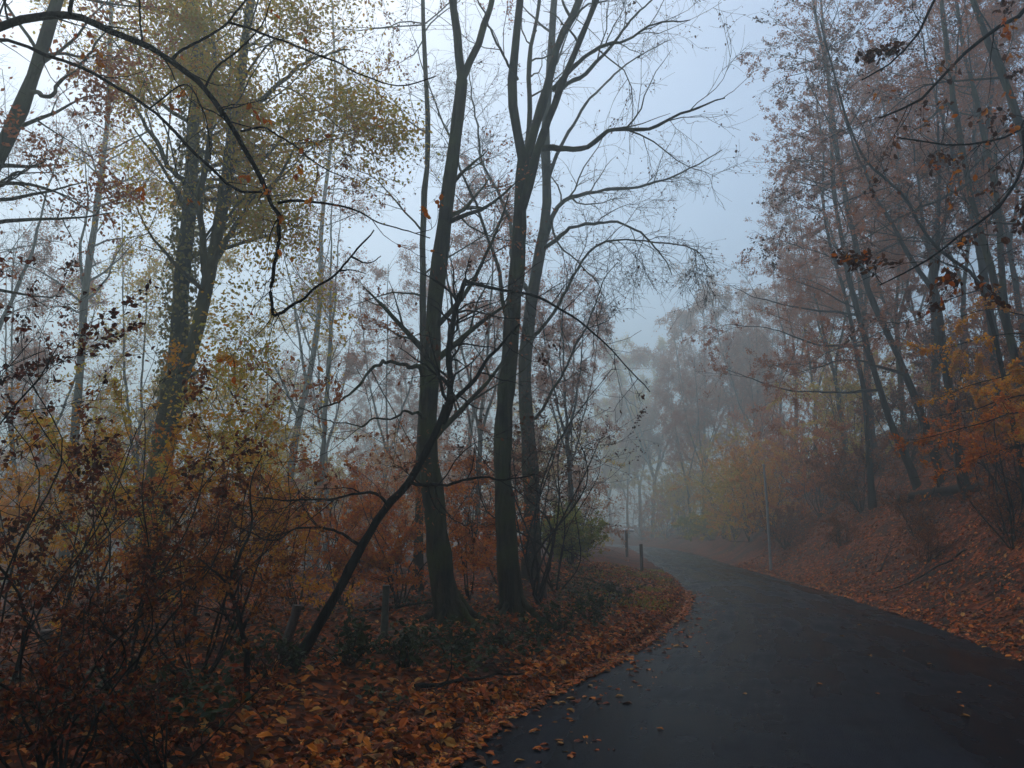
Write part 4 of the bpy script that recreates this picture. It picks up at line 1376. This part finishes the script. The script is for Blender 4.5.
def verge_grass():
    n = 9000
    y = rng.uniform(13, 30, n)
    t = np.abs(rng.normal(.6, 1.0, n)) + .12
    w = Wave(33, 1.2, 5.0)
    x = road_l(y) - t
    k = w(x, y) + rng.normal(0, .3, n) > .25
    x, y = x[k], y[k]
    n = len(x)
    P = np.stack([x, y, H(x, y) - .01], 1)
    A = rng.normal(size=(n, 3)) * np.array((.45, .45, .1)) + np.array((0, 0, 1))
    V, F = leaf_faces(P, A, rng.normal(size=(n, 3)) * np.array((1, 1, .1)), rng.uniform(.04, .11, n), .12, True)
    tag(link("verge_grass", mesh_np("verge_grass", V, F, False), LEAF_GRASS), "yellow green grass on the verge near the bend", kind="stuff")


verge_grass()

# single leaves lying out on the asphalt
leaf_me = []
for k in range(6):
    r2 = np.random.default_rng(900 + k)
    L = np.array([r2.uniform(.06, .095)])
    V, F = leaf_faces(np.zeros((1, 3)), np.array([[1., 0, 0]]), np.array([[0, r2.normal() * .1, 1.]]), L, .6, True)
    me = mesh_np("fallen_leaf", V - V.mean(0) + np.array((0, 0, .012)), F, True)
    me.materials.append([LITTER, leaf_mat("leaf_fallen_yellow", [(.30, .16, .03), (.34, .15, .03), (.25, .12, .03)], .1)][k % 2])
    leaf_me.append(me)
spots = [(960, 698), (966, 722), (962, 712), (775, 620), (808, 612), (842, 640), (878, 700), (700, 655), (640, 690), (560, 748), (570, 762), (600, 672),
         (655, 650), (715, 622), (690, 640), (540, 720), (585, 700), (620, 700), (735, 600), (760, 640), (905, 655), (930, 668), (820, 690), (870, 660),
         (500, 750), (520, 765), (660, 735), (745, 700), (990, 690), (860, 628), (610, 690), (590, 688), (635, 668), (650, 664), (545, 700), (556, 706)]
for k, (x, y) in enumerate(spots):
    g = gp(x, y)
    if not (road_l(g[1]) < g[0] < road_r(g[1])):
        g[0] = min(max(g[0], float(road_l(g[1])) + .06), float(road_r(g[1])) - .06)
    u = (g[0] - float(road_l(g[1])) + .09) / (float(road_r(g[1])) - float(road_l(g[1])) + .18)
    o = link("fallen_leaf", leaf_me[k % 6], None)
    o.location = (g[0], g[1], .002 + .05 * (1 - (2 * u - 1) ** 2))
    o.rotation_euler = (0, 0, k * 2.399)
    tag(o, "single fallen leaf lying flat on the wet dark asphalt", "leaf", "single fallen leaves on the road")

# ------------------------------------------------------------------ posts, pole, log, stumps
def post(name, label, base, h, r, material, lean=(0, 0), cat="post", group=None, sides=10, cap=None, build_extra=None):
    root = empty(name, base)
    tag(root, label, cat, group)
    n = 9
    t = np.linspace(0, 1, n)[:, None]
    P = np.array((0, 0, -.15)) * (1 - t) + np.array((lean[0], lean[1], h)) * t
    rg = np.random.default_rng(int(abs(base[0] * 977 + base[1] * 131)) + 5)
    Rr = r * (1 + .04 * rg.normal(size=n))
    # flat top with a worn edge
    P = np.vstack([P, P[-1] + np.array((0, 0, .006)), P[-1] + np.array((0, 0, .009))])
    Rr = np.concatenate([Rr, [r * .85, .0005]])
    V, F = tubes(P[None], Rr[None], sides)
    link("shaft", mesh_np("shaft", V, F, False), material, root)
    return root


def gpost(name, label, x, y, h, r, material, **kw):
    g = gp(x, y)
    return post(name, label, (g[0], g[1], float(H(g[0], g[1]))), h, r, material, **kw)


gpost("wooden_post", "mossy wooden fence post standing in the brambles left of the forked trunk", 383, 668, .62, .045, plain_mat("mossy_wood", (.03, .026, .014), (.06, .055, .025), 22), lean=(.01, 0))
gpost("wooden_post", "dark wooden stake in the leaves right of the centre tree", 546, 622, .38, .035, POST_WOOD, lean=(-.03, 0))
p1 = gpost("wooden_post", "brown roadside post nearest the bend, in the leaves of the verge", 642, 577, .95, .06, POST_WOOD)
p2 = gpost("marker_post", "far roadside post with a pale crosspiece on top", 627, 560, 1.4, .085, plain_mat("dark_red_wood", (.03, .012, .008), (.06, .022, .014), 25))
cp = Bag()
P = np.array([[(-.40, 0, 1.40), (-.1, 0, 1.43), (.1, 0, 1.43), (.40, 0, 1.40)]])
cp.tubes(P, np.full((1, 4), .075), 8)
link("crosspiece", cp.mesh("crosspiece", False), WHITE, p2)
gpost("stake", "left one of two stubby stakes in the bottom left thicket", 38, 716, .40, .055, POST_WOOD)
gpost("stake", "right one of two stubby stakes in the bottom left thicket", 60, 712, .42, .06, POST_WOOD)
gpost("stump", "broken leaning stub beside the foot of the leaning tree", 276, 694, .5, .05, POST_WOOD, lean=(.16, .05), cat="stump")

# the thin grey pole across the road
Yp = 30.0
pp = px(771, 570, Yp)
Xp = pp[0]
pole = empty("grey_pole", (Xp, Yp, float(H(Xp, Yp))))
tag(pole, "thin tall grey pole on the right edge of the road", "pole")
P = np.array([[(0, 0, -.3), (0, 0, 1.0), (0, 0, 2.6), (-.04, 0, 3.95)]])
V, F = tubes(P, np.array([[.055, .052, .048, .042]]), 12)
link("shaft", mesh_np("shaft", V, F), POST_GREY, pole)
P = np.array([[(-.04, 0, 3.93), (-.04, 0, 3.96), (-.04, 0, 4.0), (-.04, 0, 4.01)]])
V, F = tubes(P, np.array([[.055, .06, .045, .002]]), 12)
link("cap", mesh_np("cap", V, F), POST_GREY, pole)

# fallen log on the right bank
a = np.array((float(road_r(24.5)) + 3.5, 24.5, 0))
bq = np.array((float(road_r(17.6)) + 3.7, 17.6, 0))
a[2], bq[2] = float(H(a[0], a[1])) + .16, float(H(bq[0], bq[1])) + .14
t = Tree("fallen_log", "dark fallen log lying across the right bank below the yellow leaves", "log", 71, BARK_DARK)
Pl = t.limb("trunk", [a, a * .5 + bq * .5 + np.array((0, 0, .05)), bq], .15, .11, 11, .02)
t.limb("branch_stub", [Pl[10], Pl[10] + np.array((-.1, -.1, .35))], .05, .03, 7, .0, n=6, dead_end=True)
t.limb("branch_stub", [Pl[17], Pl[17] + np.array((.2, -.05, .3))], .04, .02, 7, .0, n=6, dead_end=True)
t.build()


# dead branches lying on the ground
dead = [("dead branch lying in the leaf litter between the road and the brambles", 470, 700, 1.1, .4),
        ("long dead branch lying on the right bank above the road edge", 930, 605, 1.8, 2.6),
        ("crooked dead branch on the right bank near the photo's edge", 1000, 628, 1.3, .7),
        ("dead branch lying in the leaves between the centre tree and the bend", 590, 606, 1.4, 2.9),
        ("dead branch lying behind the mossy fence post", 410, 640, 1.5, .2),
        ("dead branch on the right bank across from the bend", 850, 592, 1.9, .9)]
for k, (lab, x, y, L, a) in enumerate(dead):
    g = gp(x, y)
    if x > 700:
        xx, yy = float(road_r(g[1])) + .7 + .5 * (k % 3), g[1]
    else:
        xx, yy = g[0], g[1]
    t = Tree("fallen_branch", lab, "branch", 700 + k, BARK_DARK)
    pts = []
    for q in np.linspace(0, 1, 7):
        ex, ey = xx + L * (q - .5) * math.cos(a), yy + L * (q - .5) * math.sin(a)
        pts.append((ex, ey, float(H(ex, ey)) + .03 + .10 * q))
    t.limb("branch", pts, .026, .008, 7, .012, n=18)
    b1 = t.add(spawn(t.stems(), t.rng, **lv(4, (.2, .6), (30, 60), .25, 1, .5, .16, .03, 5, .003)), 4)
    t.add(spawn(b1, t.rng, **lv(5, (.1, .25), (30, 60), .2, 1, .5, .16, .03, 4, .002)), 3)
    t.build()
